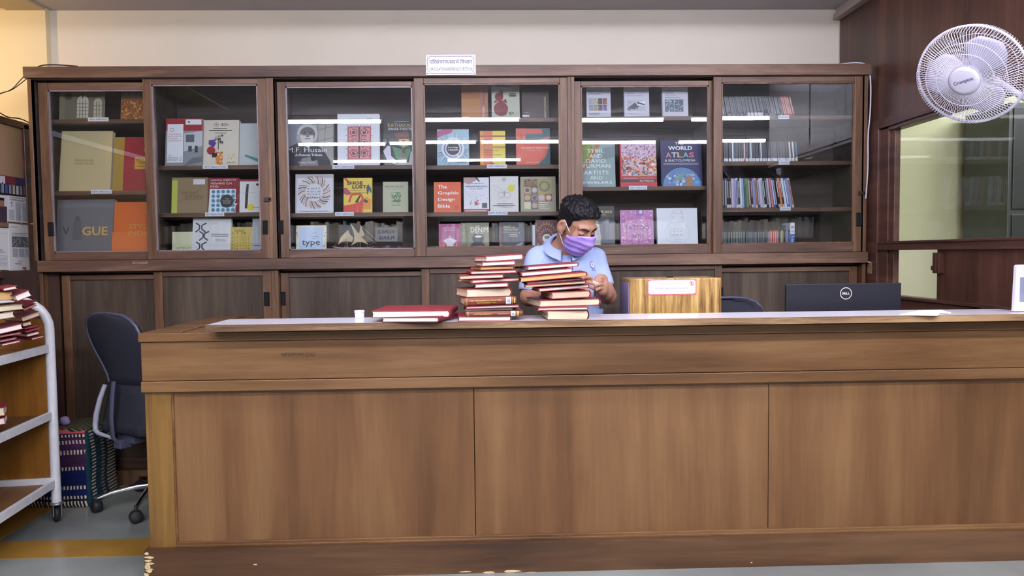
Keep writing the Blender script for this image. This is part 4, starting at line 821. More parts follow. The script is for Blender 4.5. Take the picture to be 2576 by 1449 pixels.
# ------------------------------------------------------------------ disc cases, every one an object
_case = {}
def case_mesh(w_, h_, d_, body, stripe, style):
    key = (w_, h_, body, stripe, style)
    if key in _case: return _case[key]
    b = MB().box(-w_/2+.0004, w_/2-.0004, 0, d_, 0, h_, 0); f = -.0004
    if style == 1: b.box(-w_*.28, w_*.28, f, .001, h_*.10, h_*.93, 1)
    elif style == 2: b.box(-w_/2+.0006, w_/2-.0006, f, .001, .002, h_*.17, 1)
    elif style == 3: b.box(-w_/2+.0006, w_/2-.0006, f, .001, 0.003, h_-.003, 1)
    elif style == 4: b.box(-w_/2+.0006, w_/2-.0006, f, .001, h_*.3, h_-.003, 1).box(-w_/2+.0006, w_/2-.0006, f, .001, 0.002, h_*.28, 2)
    elif style == 5: b.box(-w_*.12, w_*.2, f, .001, h_*.35, h_*.9, 1).box(-w_/2+.0006, w_/2-.0006, f, .001, .003, h_*.12, 1)
    o = b.build('disc_case', [mat('case_'+body[1:], body, rough=.25), mat('case_'+stripe[1:], stripe, rough=.35), mat('case_e6dfc8','#e6dfc8',rough=.5)], loc=(0,0,0), local=True)
    me = o.data; bpy.data.objects.remove(o); _case[key] = me
    return me
def case_row(x0, x1, y, shelf, kinds, w_, h_, d_, lean0, lean1, group, seed, name='disc_case', cat='disc case', n=None):
    r = random.Random(seed); Y = YC + .115; z = SHELF[shelf[:2]][shelf[2]] + .0006
    xa = P(x0, y, Y=Y).x; xb = P(x1, y, Y=Y).x; x = xb; i = 0
    tot = int((xb-xa)/w_)
    # build from the right end towards the left stile, all leaning left
    while x > xa:
        f = (x-xa)/(xb-xa); ln = math.radians(lean0 + (lean1-lean0)*f)
        k = kinds(i, tot, r); body, stripe, style, lab = k
        me = case_mesh(w_, h_*(1 if cat != 'x' else 1), d_, body, stripe, style)
        o = bpy.data.objects.new(name, me); COL.objects.link(o)
        o.location = (x - w_/2/math.cos(ln), Y + r.uniform(-.005,.005), z + w_/2*math.sin(ln)); o.rotation_euler = (0, -ln, 0)
        tag(o, lab, cat, group); x -= w_/math.cos(ln)*1.04; i += 1
def k0(i, n, r):
    if i < 6: return ('#a8484a', '#c9a89c', 1, 'thin red-spined disc case at the right end of the top disc shelf')
    q = r.random()
    if i < 18: return ('#3a3b45', '#7a7d86', 5 if q < .4 else 1, 'thin dark disc case with pale lettering on the top disc shelf')
    if i < 27: return ('#4a4b56', '#e2e3ea', 2, 'thin grey disc case with a white foot label on the top disc shelf')
    return (('#34353f', '#6c6f78', 1 if q < .5 else 5, 'thin dark disc case with pale lettering on the top disc shelf') if q < .92 else ('#3f4f8a', '#9aa6cc', 1, 'thin blue disc case on the top disc shelf'))
case_row(1820, 1999, 291, (2,1,0), k0, .0105, .124, .14, 10, 14, 'thin disc cases on the top disc shelf', 1)
def k1(i, n, r):
    q = r.random()
    if i == 0: return ('#3f86c0', '#3f86c0', 4, 'blue and yellow disc case, last on the second disc shelf')
    if i in (2, 4): return ('#c9c9b4', '#e2e3d6', 3, 'pale disc case near the right end of the second disc shelf')
    if i > 17 and q < .22: return ('#3a56a0', '#c0cbe6', 1, 'blue-spined disc case on the second disc shelf')
    if i > 17 and q < .30: return ('#b8434a', '#e6c8c8', 1, 'red-spined disc case on the second disc shelf')
    if i > 17 and q < .45: return ('#b9bccb', '#d8dae6', 3, 'pale disc case in the left half of the second disc shelf')
    return ('#3b3c47', '#dfe0ea', 2, 'dark disc case with a white foot label on the second disc shelf')
case_row(1820, 2008, 405, (2,1,1), k1, .0105, .124, .14, 1, 5, 'disc cases with foot labels on the second disc shelf', 2)
DV = [('#c8c0bc','#a04a3c',1),('#3c5fa8','#7c92c8',3),('#3c5fa8','#d8dcec',1),('#c8ccd8','#e0e2ea',3),('#23242c','#b8bac4',5),('#c4502f','#d8783c',3),('#1c1d24','#c8c8d0',5),('#23242c','#9a9ca6',1),('#3f55a0','#c8d0e8',1),('#a84450','#c87880',3),('#7c7c88','#b8bac4',3),('#35363f','#8c8e98',1),('#2c2d35','#c8cad4',5),('#c9cbd6','#8c8ea0',1),('#5a5c66','#c9cbd6',3),
      ('#474852','#a8aab4',1),('#c9b8b4','#a8484c',1),('#4c4fa0','#8c90c8',3),('#2c2a30','#c0b8a8',5),('#7c3f48','#c0a8ac',1),('#24442f','#5c8a64',3),('#24442f','#3f6a4a',3),('#3c5fa8','#8fa4d0',3),('#c0c4d0','#dfe2ea',1),('#26262e','#d8d2b8',5),('#c9cbd6','#4c5c9c',1),('#4a52a0','#9aa0d0',3),('#a8485a','#e0b8c0',3),('#15151c','#d8dae0',5),('#15151c','#d8dae0',5),('#5c5e68','#b8bac4',1),('#3a3b44','#8a8c96',1)]
def k2(i, n, r):
    b_, s_, st_ = DV[i % len(DV)]
    nm = {'#c4502f':'orange-red film case leaning on the third disc shelf','#24442f':'green-spined film case on the third disc shelf','#15151c':'black film case with white title on the third disc shelf'}.get(b_)
    if nm is None:
        nm = ('blue-spined' if b_ in ('#3c5fa8','#3f55a0','#4c4fa0','#4a52a0') else 'pale-spined' if b_[1] in 'c' else 'red-spined' if b_[1] in 'a' else 'dark-spined') + ' film case among the mixed films on the third disc shelf'
    return (b_, s_, st_, nm)
case_row(1820, 1998, 523, (2,1,2), k2, .0138, .19, .135, 0, 11, 'film cases on the third disc shelf', 3, name='film_case', cat='film case')
def k3(i, n, r):
    if i in (1,): return ('#6a78c0', '#8c98d0', 3, 'blue disc case beside the tall boxed set, bottom disc shelf')
    if i in (4,): return ('#c8b44c', '#d8c86a', 3, 'yellow disc case on the bottom disc shelf')
    if 7 <= i <= 11: return ('#b8484a', '#d89c98', 1, 'red-spined disc case on the bottom disc shelf')
    return ('#3e4444', '#707676', 1, 'grey-green disc case on the bottom disc shelf') if r.random() < .7 else ('#2f3240', '#8c90a0', 1, 'dark disc case on the bottom disc shelf')
case_row(1820, 1986, 627, (2,1,3), k3, .0105, .124, .14, 0, 0, 'disc cases on the bottom disc shelf', 4)
Y = YC+.12; z = SHELF[(2,1)][3]+.0005; a = P(1988, 600, Y=Y).x
e = empty('boxed_set', (a+.014, Y, z), 'tall white and blue boxed set lettered T-Series at the end of the bottom disc shelf', 'boxed set')
hz = P(1995, 560, Y=Y).z - z
MB().box(-.014,.014,0,.14,0,hz,0).build('box', mat('box_white','#e6e6ee'), e, local=True)
b = MB().box(-.0135,.0135,-.0005,0,0,hz*.58,0)
b.build('blue_band', mat('series_blue','#1f5fc0'), e, local=True)
b = MB(); T = Matrix.Translation((0,-.0012,hz*.3)) @ Matrix.Rotation(math.pi/2,4,'X') @ Matrix.Rotation(-math.pi/2,4,'Z'); put_text(b,'T-Series',T,w=hz*.42,h=.014,mi=0,bold=.02)
T = Matrix.Translation((0,-.0012,hz*.83)) @ Matrix.Rotation(math.pi/2,4,'X'); put_text(b,'SP',T,w=.02,h=.016,mi=1,bold=.02); put_text(b,'600',Matrix.Translation((0,0,-.028))@T,w=.018,h=.01,mi=1)
b.build('lettering', [mat('box_white','#e6e6ee'), mat('box_maroon','#7c3050')], e, local=True)
MB().box(-.012,.0,0,.12,0,hz*.92).build('box', mat('grey_case','#7c7c80'), loc=(a-.014, Y+.01, z), local=True)
tag(bpy.context.scene.objects['box.001'] if 'box.001' in bpy.context.scene.objects else bpy.context.scene.objects['box'], 'tall grey case just left of the tall boxed set', 'case')
# ------------------------------------------------------------------ books lying in stacks
M_RED = mat('red_cloth_cover', '#982d37', rough=.6, noise=.25, nscale=30)
M_MAR = mat('maroon_cloth_cover', '#7a1f33', rough=.6, noise=.2, nscale=30)
M_BRN = mat('brown_leather_spine', '#7b3a26', rough=.45, noise=.3, nscale=40)
M_DKB = mat('dark_leather_cover', '#3a2420', rough=.4)
M_TAN = mat('worn_tan_cover', '#b8a27c', rough=.8, noise=.5, nscale=40)
M_GRYC = mat('worn_grey_cover', '#85858c', rough=.7, noise=.5, nscale=30)
def pages(c, name):
    m = mat(name, c, rough=.85)
    nt = m.node_tree
    if not any(n.type == 'TEX_NOISE' for n in nt.nodes):
        N = nt.nodes.new; L = nt.links.new; tc = N('ShaderNodeTexCoord'); mp = N('ShaderNodeMapping'); mp.inputs['Scale'].default_value = (3, 3, 700)
        n = N('ShaderNodeTexNoise'); n.inputs['Scale'].default_value = 1; L(tc.outputs['Object'], mp.inputs[0]); L(mp.outputs[0], n.inputs[0])
        mx = N('ShaderNodeMix'); mx.data_type = 'RGBA'; mx.inputs['A'].default_value = lin(c); d = lin(c); mx.inputs['B'].default_value = (d[0]*.68, d[1]*.62, d[2]*.55, 1)
        L(n.outputs['Fac'], mx.inputs['Factor']); L(mx.outputs['Result'], nt.nodes['Principled BSDF'].inputs['Base Color'])
    return m
PG = {'w': pages('#f6eee6', 'pages_white'), 'c': pages('#ecdcc0', 'pages_cream'), 'o': pages('#dfb878', 'pages_amber'), 'p': pages('#e0c2a8', 'pages_pinkish')}
def cprof(L_, T_, t, rnd):
    """outline of a wrapped cover: boards at the bottom and top joined by a spine bulging at +L_"""
    out = [(0,0)]; n = 6 if rnd else 1
    arc = []
    for i in range(n+1):
        a = -math.pi/2 + math.pi*i/n; arc.append((L_ - .002 + (rnd*math.cos(a)), T_/2 + T_/2*math.sin(a)))
    inner = [(L_ - .002 + max(rnd-t, 0)*math.cos(-math.pi/2+math.pi*i/n), T_/2 + (T_/2-t)*math.sin(-math.pi/2+math.pi*i/n)) for i in range(n+1)]
    return out, arc, inner
def flat_book(loc, W, D, T, yaw, roll, spine, cov, pg, label, group, pitch=0.0, art=None, name='bound_volume'):
    e = empty(name, loc, label, 'book', group, rot=(pitch, -roll, yaw))
    t = .0028; b = MB(); pb = MB()
    along = W if spine in 'RL' else D       # length of the boards towards the spine
    ext = D if spine in 'RL' else W
    rnd = min(.010, T*.35)
    _, arc, inner = cprof(along, T, t, rnd)
    n = len(arc)
    def mp(u, v, w_):    # u towards spine, v height, w across
        if spine == 'R': return (u, w_, v)
        if spine == 'L': return (W-u, D-w_, v)
        if spine == 'F': return (w_, D-u, v)
        return (W-w_, u, v)      # 'B'
    outl = [(0,0)] + arc + [(0,T),(0,T-t)] + inner[::-1] + [(0,t)]
    m = len(outl)
    v = [mp(p[0], p[1], 0) for p in outl] + [mp(p[0], p[1], ext) for p in outl]
    q = [(i, (i+1) % m, m+(i+1) % m, m+i) for i in range(m)]
    # end caps as quads between outer and inner outlines
    o_ = [0] + list(range(1, n+1)) + [n+1]; i_ = [m-1] + list(range(m-2, m-2-n, -1)) + [n+2]
    for k in range(len(o_)-1):
        q.append((o_[k+1], o_[k], i_[k], i_[k+1])); q.append((m+o_[k], m+o_[k+1], m+i_[k+1], m+i_[k]))
    b.add(v, q, 0, False); bm_sm = b.build('cover', [cov], e, local=True)
    ins = .004
    pv = []
    for w_ in (ins, ext-ins):
        pv += [mp(ins*.9, t*.9, w_), mp(along-.003, t*.9, w_)] + [mp(along-.003+(rnd-t)*.8*math.sin(math.pi*k/4), t+(T-2*t)*k/4, w_) for k in (1,2,3)] + [mp(along-.003, T-t*.9, w_), mp(ins*.9, T-t*.9, w_), mp(ins*1.7, T/2, w_)]
    k8 = 8
    pb.add(pv, [tuple(range(k8))[::-1], tuple(range(k8, 16))] + [(i, (i+1) % k8, k8+(i+1) % k8, k8+i) for i in range(k8)], 0, False)
    pb.build('page_block', [PG[pg]], e, local=True)
    if art:
        art = [('r', a[1], a[2]+(a[4]-a[2])*k/8, a[3], a[2]+(a[4]-a[2])*(k+1)/8, a[5]) for a in art if a[0] == 'r' for k in range(8)] + [a for a in art if a[0] != 'r']
        ab, ms = art_mesh(art, W, T); 
        ab.v = [(x+W/2, y-rnd+.0018-.001, z) for x, y, z in ab.v]
        # follow the rounded spine
        ab.v = [(x, -(rnd*math.sqrt(max(0, 1-((z-T/2)/(T/2))**2)) - .002) + (y+rnd-.0008)*1.0 - .0002, z) for x, y, z in ab.v]
        ab.build('spine_lettering', ms, e, local=True)
    return e
def bpx(xl, xc, xr, tc_, bc, tr, br, D, spine, cov, pg, label, group, Y0=2.985, psi=None, zmin=None, art=None):
    xv = lambda x: (P(x, (tc_+bc)/2, Y=1.0).x)
    if psi is None:
        best = None
        for i in range(-30, 60):
            a = math.radians(i); X = xv(xc)*Y0 - D*math.sin(a); Y = Y0 + D*math.cos(a); er = abs(X/Y - xv(xl))
            if best is None or er < best[0]: best = (er, a)
        psi = best[1]
    else: psi = math.radians(psi)
    Xc = xv(xc)*Y0; k = xv(xr); W = (k*Y0 - Xc)/(math.cos(psi) - k*math.sin(psi))
    Yr = Y0 + W*math.sin(psi)
    zb = P(xc, bc, Y=Y0).z; zt = P(xc, tc_, Y=Y0).z; zrb = P(xr, br, Y=Yr).z; zrt = P(xr, tr, Y=Yr).z
    T = max(.006, ((zt-zb)+(zrt-zrb))/2); roll = math.asin(max(-.6, min(.6, (((zrb+zrt)-(zb+zt))/2)/W)))
    zb = (zb+zt)/2 - T/2
    if zmin is not None: zb = max(zb, zmin) if zmin > 0 else zmin; 
    return flat_book((Xc, Y0, zb), W, D, T, psi, roll, spine, cov, pg, label, group, art=art)
ZL = zl + .0006
gB = 'red bound volumes in the tall stack left of the man'; gC = 'red bound volumes in the stack in front of the man'
past = [tl('PAST PERFORMANCE EXPORTERS', .40, .62, .16, '#d8b45a', w=.60, b=.02), tl('ENTITLEMENT 1990', .42, .34, .14, '#d8b45a', w=.36, b=.02), ('r',.80,.06,.90,.94,'#e6e6ee'),('r',.82,.3,.88,.7,'#9a9cb0'),('r',.03,.05,.035,.95,'#d8b45a'),('r',.045,.05,.05,.95,'#d8b45a'),('r',.92,.05,.925,.95,'#d8b45a'),('r',.95,.2,.97,.8,'#d8b45a')]
guat = [tl('GUATEMALA RAINBOW', .30, .5, .22, '#d8b45a', w=.32, b=.01), tl('VECCHIATO, G.', .66, .5, .22, '#d8b45a', w=.20, b=.01), ('r',.79,.03,.87,.97,'#e6e6ee'),('r',.81,.3,.85,.7,'#9a9cb0'),('r',.03,.05,.036,.95,'#d8b45a'),('r',.05,.05,.055,.95,'#d8b45a'),('r',.89,.05,.93,.95,'#c89a44')]
SB = [(1191,1222,1315,644.5,658,637.6,653,.20,'R',M_RED,'w','red bound volume lying on top of the tall stack, left of the man'),
      (1195,1212,1296,659,670,654.7,666,.20,'R',M_RED,'w','second red bound volume from the top of the tall stack'),
      (1180,1207,1293,671,680,669,676.5,.19,'R',M_BRN,'o','thin volume with amber pages, third from the top of the tall stack'),
      (1173,1185,1301,682,690.5,678.7,686,.18,'L',M_RED,'w','thin volume with its spine at its left end, fourth in the tall stack'),
      (1152,1155,1266,693,703.6,689.7,698.5,.18,'R',M_RED,'c','volume jutting out to the left with amber-edged boards, fifth in the tall stack'),
      (1151,1187.6,1307,704,713,698,706.5,.21,'R',M_RED,'w','wide thin volume resting on the small one, sixth in the tall stack'),
      (1189,1194,1278,714,725,710.5,721.5,.17,'R',M_RED,'w','small short volume with pale pages, seventh in the tall stack'),
      (1146,1173,1284,727.6,748,723,746,.20,'R',M_RED,'c','thickest volume of the tall stack, just above the gold-lettered spine'),
      (1156,1168,1298,749.6,769.5,744.7,765.5,.20,'F',M_BRN,'c','brown spine with gold lettering PAST PERFORMANCE and white call label'),
      (1169,1171,1306,771.6,777,765.5,774,.22,'R',M_MAR,'w','thin maroon volume with dark spine corner under the gold-lettered one'),
      (1166,1168,1291,777.5,783.5,775,779.8,.2,'B',M_DKB,'c','thin dark volume squeezed low in the tall stack'),
      (1169,1171,1315,784,797,780.5,795.5,.2,'F',M_BRN,'c','brown spine with gold lettering GUATEMALA RAINBOW near the stack foot'),
      (1152,1152,1284,799,811,797.5,810,.22,'R',M_RED,'w','red volume at the very bottom of the tall stack')]
zc_ = None
for k, r_ in enumerate(SB[::-1]):
    art = past if 'PAST' in r_[-1] else (guat if 'GUATEMALA' in r_[-1] else None)
    bpx(*r_[:12], gB, art=art, zmin=(ZL if k == 0 else None), psi={0:3,1:2,2:3}.get(k))
SC = [(1309,1327,1455,670,680,660,669.5,.20,'R',M_RED,'w','red volume on top of the leaning stack, in front of the man'),
      (1304,1313.5,1441,684,696,674,684.5,.20,'L',M_RED,'w','red volume with its spine at its left end, second in the leaning stack'),
      (1306,1308,1476,698,710,683,695,.22,'R',M_RED,'o','long volume with amber pages, third in the leaning stack'),
      (1313,1326,1465,711.3,715.5,698.7,704.4,.2,'R',M_MAR,'c','very thin maroon volume, fourth in the leaning stack'),
      (1317,1319,1474,717,723.5,706,713.8,.2,'R',M_BRN,'c','thin brown volume, fifth in the leaning stack'),
      (1335.5,1355,1482,725,734.5,715.4,723.5,.2,'R',M_RED,'w','red volume overhanging to the right, sixth in the leaning stack'),
      (1357.5,1388,1483,735.5,752,729.6,748.5,.2,'R',M_RED,'p','thick short volume with a dark worn side, seventh in the leaning stack'),
      (1323,1357.5,1507,756,772,749.6,768.5,.24,'R',M_RED,'c','widest volume of the leaning stack, reaching past the others'),
      (1350,1352,1478.6,774,781.5,771,779.5,.2,'R',M_RED,'w','thin volume above the thick one at the foot of the leaning stack'),
      (1372,1376,1478,783,806.4,781,806.4,.2,'R',M_BRN,'c','thick volume at the very bottom of the leaning stack')]
for k, r_ in enumerate(SC[::-1]):
    bpx(*r_[:12], gC, zmin=(ZL if k == 0 else None), psi={0:3}.get(k))
gA = 'red bound volumes lying in the low pile at the left of the ledge'
bpx(956, 960, 1101, 801.5, 813.5, 800, 814, .24, 'R', M_MAR, 'w', 'maroon volume underneath in the low pile on the white ledge', gA, psi=-17, zmin=ZL)
bpx(931, 934.5, 1128, 783, 799.5, 779.5, 798.5, .33, 'R', M_RED, 'w', 'large flat red volume on top of the low pile on the white ledge', gA, psi=-3)

# ------------------------------------------------------------------ small things on and behind the ledge
q = P(904.5, 800, Y=yr-.03)
t = empty('small_jar', (q.x, yr-.03, ZL), 'small white lidded jar on the ledge left of the books', 'jar')
M_POT = mat('white_plastic','#eceaf0',rough=.35)
MB().lathe([(.019,0),(.021,.003),(.021,.02),(.019,.022)], n=24).build('pot', M_POT, t, local=True)
MB().lathe([(.0225,.0225),(.0228,.032),(.021,.034)], n=24).build('lid', M_POT, t, local=True)
def paper(name, pts, label, z=0.0, h=.0012):
    return tag(MB().prism([(P(x,y,Z=zl).x, P(x,y,Z=zl).y) for x,y in pts], 'z', ZL+z, ZL+z+h).build(name, M_PAPER), label, 'paper')
paper('paper_sheet', [(1630,797),(1752,796),(1757,789.5),(1640,790)], 'white sheet lying on the ledge before the wood-grain box')
paper('paper_sheet', [(2262,793),(2358,795),(2372,783.5),(2310,782)], 'loose white papers on the ledge right of the monitor', h=.002)
e_ = paper('paper_sheet', [(2310,790),(2392,791),(2368,784.5),(2322,785)], 'folded white paper on top of the loose papers by the monitor', z=.0025, h=.006)
# wood-grain box with the silence notice
ZEB = wood('striped_laminate', '#6a4a25', '#b08a4c', '#d9b878', 'z', rough=.35, scale=2.6, blotch=.25, lo=.38, hi=.62, bump=0)
Yb_ = 3.56
xa, xb = P(1583, 750, Y=Yb_).x, P(1815, 750, Y=Yb_).x; zt_ = P(1700, 700, Y=Yb_).z
bx = empty('catalogue_box', ((xa+xb)/2, Yb_, .7505), 'striped wood-grain box with a silence notice behind the ledge', 'box')
MB().box(xa, xb, Yb_, Yb_+.24, .7505, zt_).build('body', ZEB, bx, bevel=.004)
MB().box(xa-.004, xa-.0002, Yb_+.01, Yb_+.24, .7505, zt_-.02).build('side_edging', mat('lilac_edging','#8d84a8',rough=.4), bx)
MB().box((xa+xb)/2-.015, (xa+xb)/2+.02, Yb_+.12, Yb_+.13, zt_, zt_+.006).build('catch', M_BLACK, bx)
n0, n1 = P(1629, 743, Y=Yb_-.001), P(1752, 702, Y=Yb_-.001); Wn, Hn = n1.x-n0.x, n1.z-n0.z
ab, ms = art_mesh([('r',0,0,1,1,'#d26a78'),('p',[(.02,.14),(.06,.08),(.94,.08),(.98,.14),(.98,.88),(.94,.94),(.06,.94),(.02,.88)],'#eeecf0'),tl('PLEASE MAINTAIN SILENCE',.5,.42,.11,'#7a7278',w=.66),tl('Serious research starts here...',.48,.72,.09,'#c06a74',w=.50),tl('ProQuest',.12,.80,.12,'#c8a0aa',w=.15),
    ('g',.90,.72,.035,.045,'#c04a58'),('l',[(.875,.82),(.925,.62)],.012,'#c04a58'),('r',.893,.64,.912,.8,'#c04a58'),('r',.22,.2,.8,.225,'#c4bfc6'),('l',[(.1,.28),(.125,.2)],.006,'#a8a4ac')], Wn, Hn)
nt_ = tag(MB().box(-Wn/2, Wn/2, 0, .001, 0, Hn).build('silence_notice', M_PAPER, loc=((n0.x+n1.x)/2, Yb_-.0012, n0.z), local=True), 'white and red PLEASE MAINTAIN SILENCE notice stuck on the wood-grain box', 'notice')
ab.build('printing', ms, nt_, local=True)
# monitor seen from behind
Ym = 3.50
mx0, mx1 = P(1978, 750, Y=Ym).x, P(2266, 750, Y=Ym).x; mz1 = P(2120, 713, Y=Ym).z; mz0 = mz1-.33
mo = empty('computer_monitor', ((mx0+mx1)/2, Ym+.05, .7505), 'black computer monitor seen from behind on the desk', 'monitor')
M_MON = mat('monitor_plastic','#23242d',rough=.32,bump=.05,nscale=400)
b = MB(); Xm = (mx0+mx1)/2; hw = (mx1-mx0)/2
b.prism([(mx0,mz0),(mx1,mz0),(mx1+.003,mz1),(mx0,mz1)], 'y', Ym, Ym+.022)
b.build('housing', M_MON, mo, bevel=.004)
MB().box(mx0+.005, mx1-.005, Ym+.022, Ym+.026, mz0+.012, mz1-.006).build('screen', mat('screen_glass','#0c0d10',rough=.15), mo)
MB().box(Xm-.07, Xm+.07, Ym-.0012, Ym, mz1-.20, mz1-.085).build('stand_plate', M_MON, mo, bevel=.001)
MB().box(Xm-.035, Xm+.035, Ym-.03, Ym-.0013, .77, mz1-.19).build('stand_neck', M_MON, mo, bevel=.004)
MB().box(Xm-.12, Xm+.12, Ym-.02, Ym+.16, .7505, .768).build('stand_base', M_MON, mo, bevel=.006)
b = MB(); lc = P(2128, 738, Y=Ym); R_l = .030; 
for i in range(40):
    a0, a1 = 2*math.pi*i/40, 2*math.pi*(i+1)/40
    b.add([(lc.x+r*math.cos(a), Ym-.0008, lc.z+r*math.sin(a)) for r, a in ((R_l,a0),(R_l,a1),(R_l-.0035,a1),(R_l-.0035,a0))], [(3,2,1,0)])
T = Matrix.Translation((lc.x, Ym-.0008, lc.z)) @ Matrix.Rotation(math.pi/2,4,'X')
for ch, dx, w_, rot in (('D',-.0155,.0095,0),('E',-.005,.0085,.5),('L',.0055,.0075,0),('L',.0145,.0075,0)):
    put_text(b, ch, T @ Matrix.Translation((dx,0,0)) @ Matrix.Rotation(rot,4,'Z'), w=w_, h=.012, bold=.04)
b.build('logo', mat('logo_white','#e6e2d8',rough=.4), mo)
# white framed screen cut by the frame edge on the right
Ys = 3.055; sx0 = P(2553, 730, Y=Ys).x; sz1 = P(2562, 666, Y=Ys).z
sc_ = empty('display_screen', (sx0+.25, Ys, ZL), 'white-framed display standing on the ledge at the partition', 'screen')
b = MB(); b.prism([(sx0,ZL+.004),(sx0+.34,ZL+.004),(sx0+.34,sz1),(sx0+.013,sz1),(sx0+.007,sz1-.006)], 'y', Ys, Ys+.02)
b.build('bezel', mat('white_gloss_plastic','#e4e3ec',rough=.25), sc_, bevel=.002)
b = MB().box(sx0+.022, sx0+.30, Ys-.001, Ys, ZL+.045, sz1-.055); b.build('screen', mat('grey_screen','#8b8fa3',rough=.2), sc_)
MB().box(sx0+.08, sx0+.22, Ys-.01, Ys+.08, ZL, ZL+.004).build('foot', mat('white_gloss_plastic','#e4e3ec'), sc_)

# ------------------------------------------------------------------ section sign above the cabinets
Ysn = YC-.032
c0, c1, c2, c3 = P(1071,137.5,Y=Ysn), P(1196.5,138,Y=Ysn), P(1198,191,Y=Ysn), P(1071,189,Y=Ysn)
Ws, Hs = (c1.x-c0.x), (c0.z-c3.z)
sg = empty('section_sign', ((c0.x+c1.x)/2, Ysn, c3.z), 'white metal bilingual CIRCULATION/REFERENCE SECTION sign above the cabinets', 'sign')
MB().box(-Ws/2, Ws/2, 0, .003, 0, Hs).build('plate', mat('enamel_plate','#dcdae4',rough=.25,noise=.06,nscale=20), sg, local=True, bevel=.001)
b = MB(); Z = lambda u, v: (u*Ws-Ws/2, -.0008, v*Hs)
ink = mat('sign_ink','#3b3a4e',rough=.5)
def ln(pts, wd, b=b):
    for p, q in zip(pts[:-1], pts[1:]):
        p_, q_ = Vector(Z(*p)), Vector(Z(*q)); d = (q_-p_); 
        if d.length < 1e-6: continue
        n_ = Vector((-d.z, 0, d.x)).normalized()*wd/2
        b.add([p_+n_, q_+n_, q_-n_, p_-n_], [(3,2,1,0)])
brd = []
for cx_, cy_, a0 in ((.035,.085,90),(.965,.085,180),(.965,.915,270),(.035,.915,0)):
    pts = [(cx_+.045*math.cos(math.radians(a0-90*i/6)), cy_+.11*math.sin(math.radians(a0-90*i/6))) for i in range(7)]
    brd += pts
ln(brd + [brd[0]], .0022)
T = Matrix.Translation(Z(.5,.66)) @ Matrix.Rotation(math.pi/2,4,'X')
put_text(b, 'पिरसंचरण/संदभ िवभाग', T, w=Ws*.85, h=Hs*.25)
ln([(.635,.715),(.642,.77),(.655,.79),(.662,.775)], .0025)      # the hook over the last letter of the second word
T = Matrix.Translation(Z(.5,.285)) @ Matrix.Rotation(math.pi/2,4,'X')
put_text(b, 'CIRCULATION/REFERENCE SECTION', T, w=Ws*.86, h=Hs*.155)
b.build('lettering', ink, sg, local=True)
for u, v in ((.035,.08),(.965,.08),(.04,.92),(.96,.92)):
    MB().lathe([(.003,0),(.003,.002)], (Z(u,v)[0], -.0012, Z(u,v)[2]), 10, axis='y').build('screw', mat('dark_screw','#33303a',metal=.5,rough=.4) if v < .5 else mat('pale_screw','#b9b6c0',metal=.5,rough=.4), sg, local=True)

# ------------------------------------------------------------------ cables
M_CABW = mat('white_cable','#c9ccd8',rough=.5); M_CABB = mat('black_cable','#2a2026',rough=.5)
def cable(pts, r, m, label, Yp=None, Xp=None):
    q = [P(x, y, Y=Yp) if Xp is None else P(x, y, X=Xp) for x, y in pts]
    # smooth the route
    for _ in range(2):
        n = [q[0]]
        for a, c in zip(q[:-1], q[1:]): n += [a*.75+c*.25, a*.25+c*.75]
        q = n + [q[-1]]
    return tag(MB().tube(q, r, 6, caps=True).build('cable', m), label, 'cable')
cable([(2110,162),(2150,157),(2178,160),(2189,178),(2191,240),(2188,300),(2183,340),(2184,420),(2178,500)], .0045, M_CABW, 'thick white cable hanging beside the right end of the cabinets', Yp=YC-.012)
cable([(2185,345),(2189,400),(2193,470),(2196,510),(2192,560),(2196,610),(2194,660),(2197,708)], .0035, M_CABW, 'thinner white cable hanging in the gap by the corner post', Yp=YC+.02)
cable([(2180,658),(2190,660),(2197,672)], .0035, M_CABW, 'short white cable end below the cabinet band', Yp=YC-.02)
cable([(-60,262),(0,236),(30,226),(48,205),(72,180)], .003, M_CABB, 'upper black wire running to the cabinet top corner', Yp=4.5)
cable([(-60,258),(0,234),(28,228),(50,212),(72,194)], .003, M_CABB, 'lower black wire running to the cabinet top corner', Yp=4.52)
cable([(-40,262),(0,284),(20,296),(50,297),(78,311)], .004, M_CABB, 'black wire sagging over the notice board rail', Xp=XN+.02)
b = MB()
cable([(95,168),(110,163),(150,163),(195,167)], .004, M_CABB, 'black wire loop lying on top of the left cabinet', Yp=YC-.005)

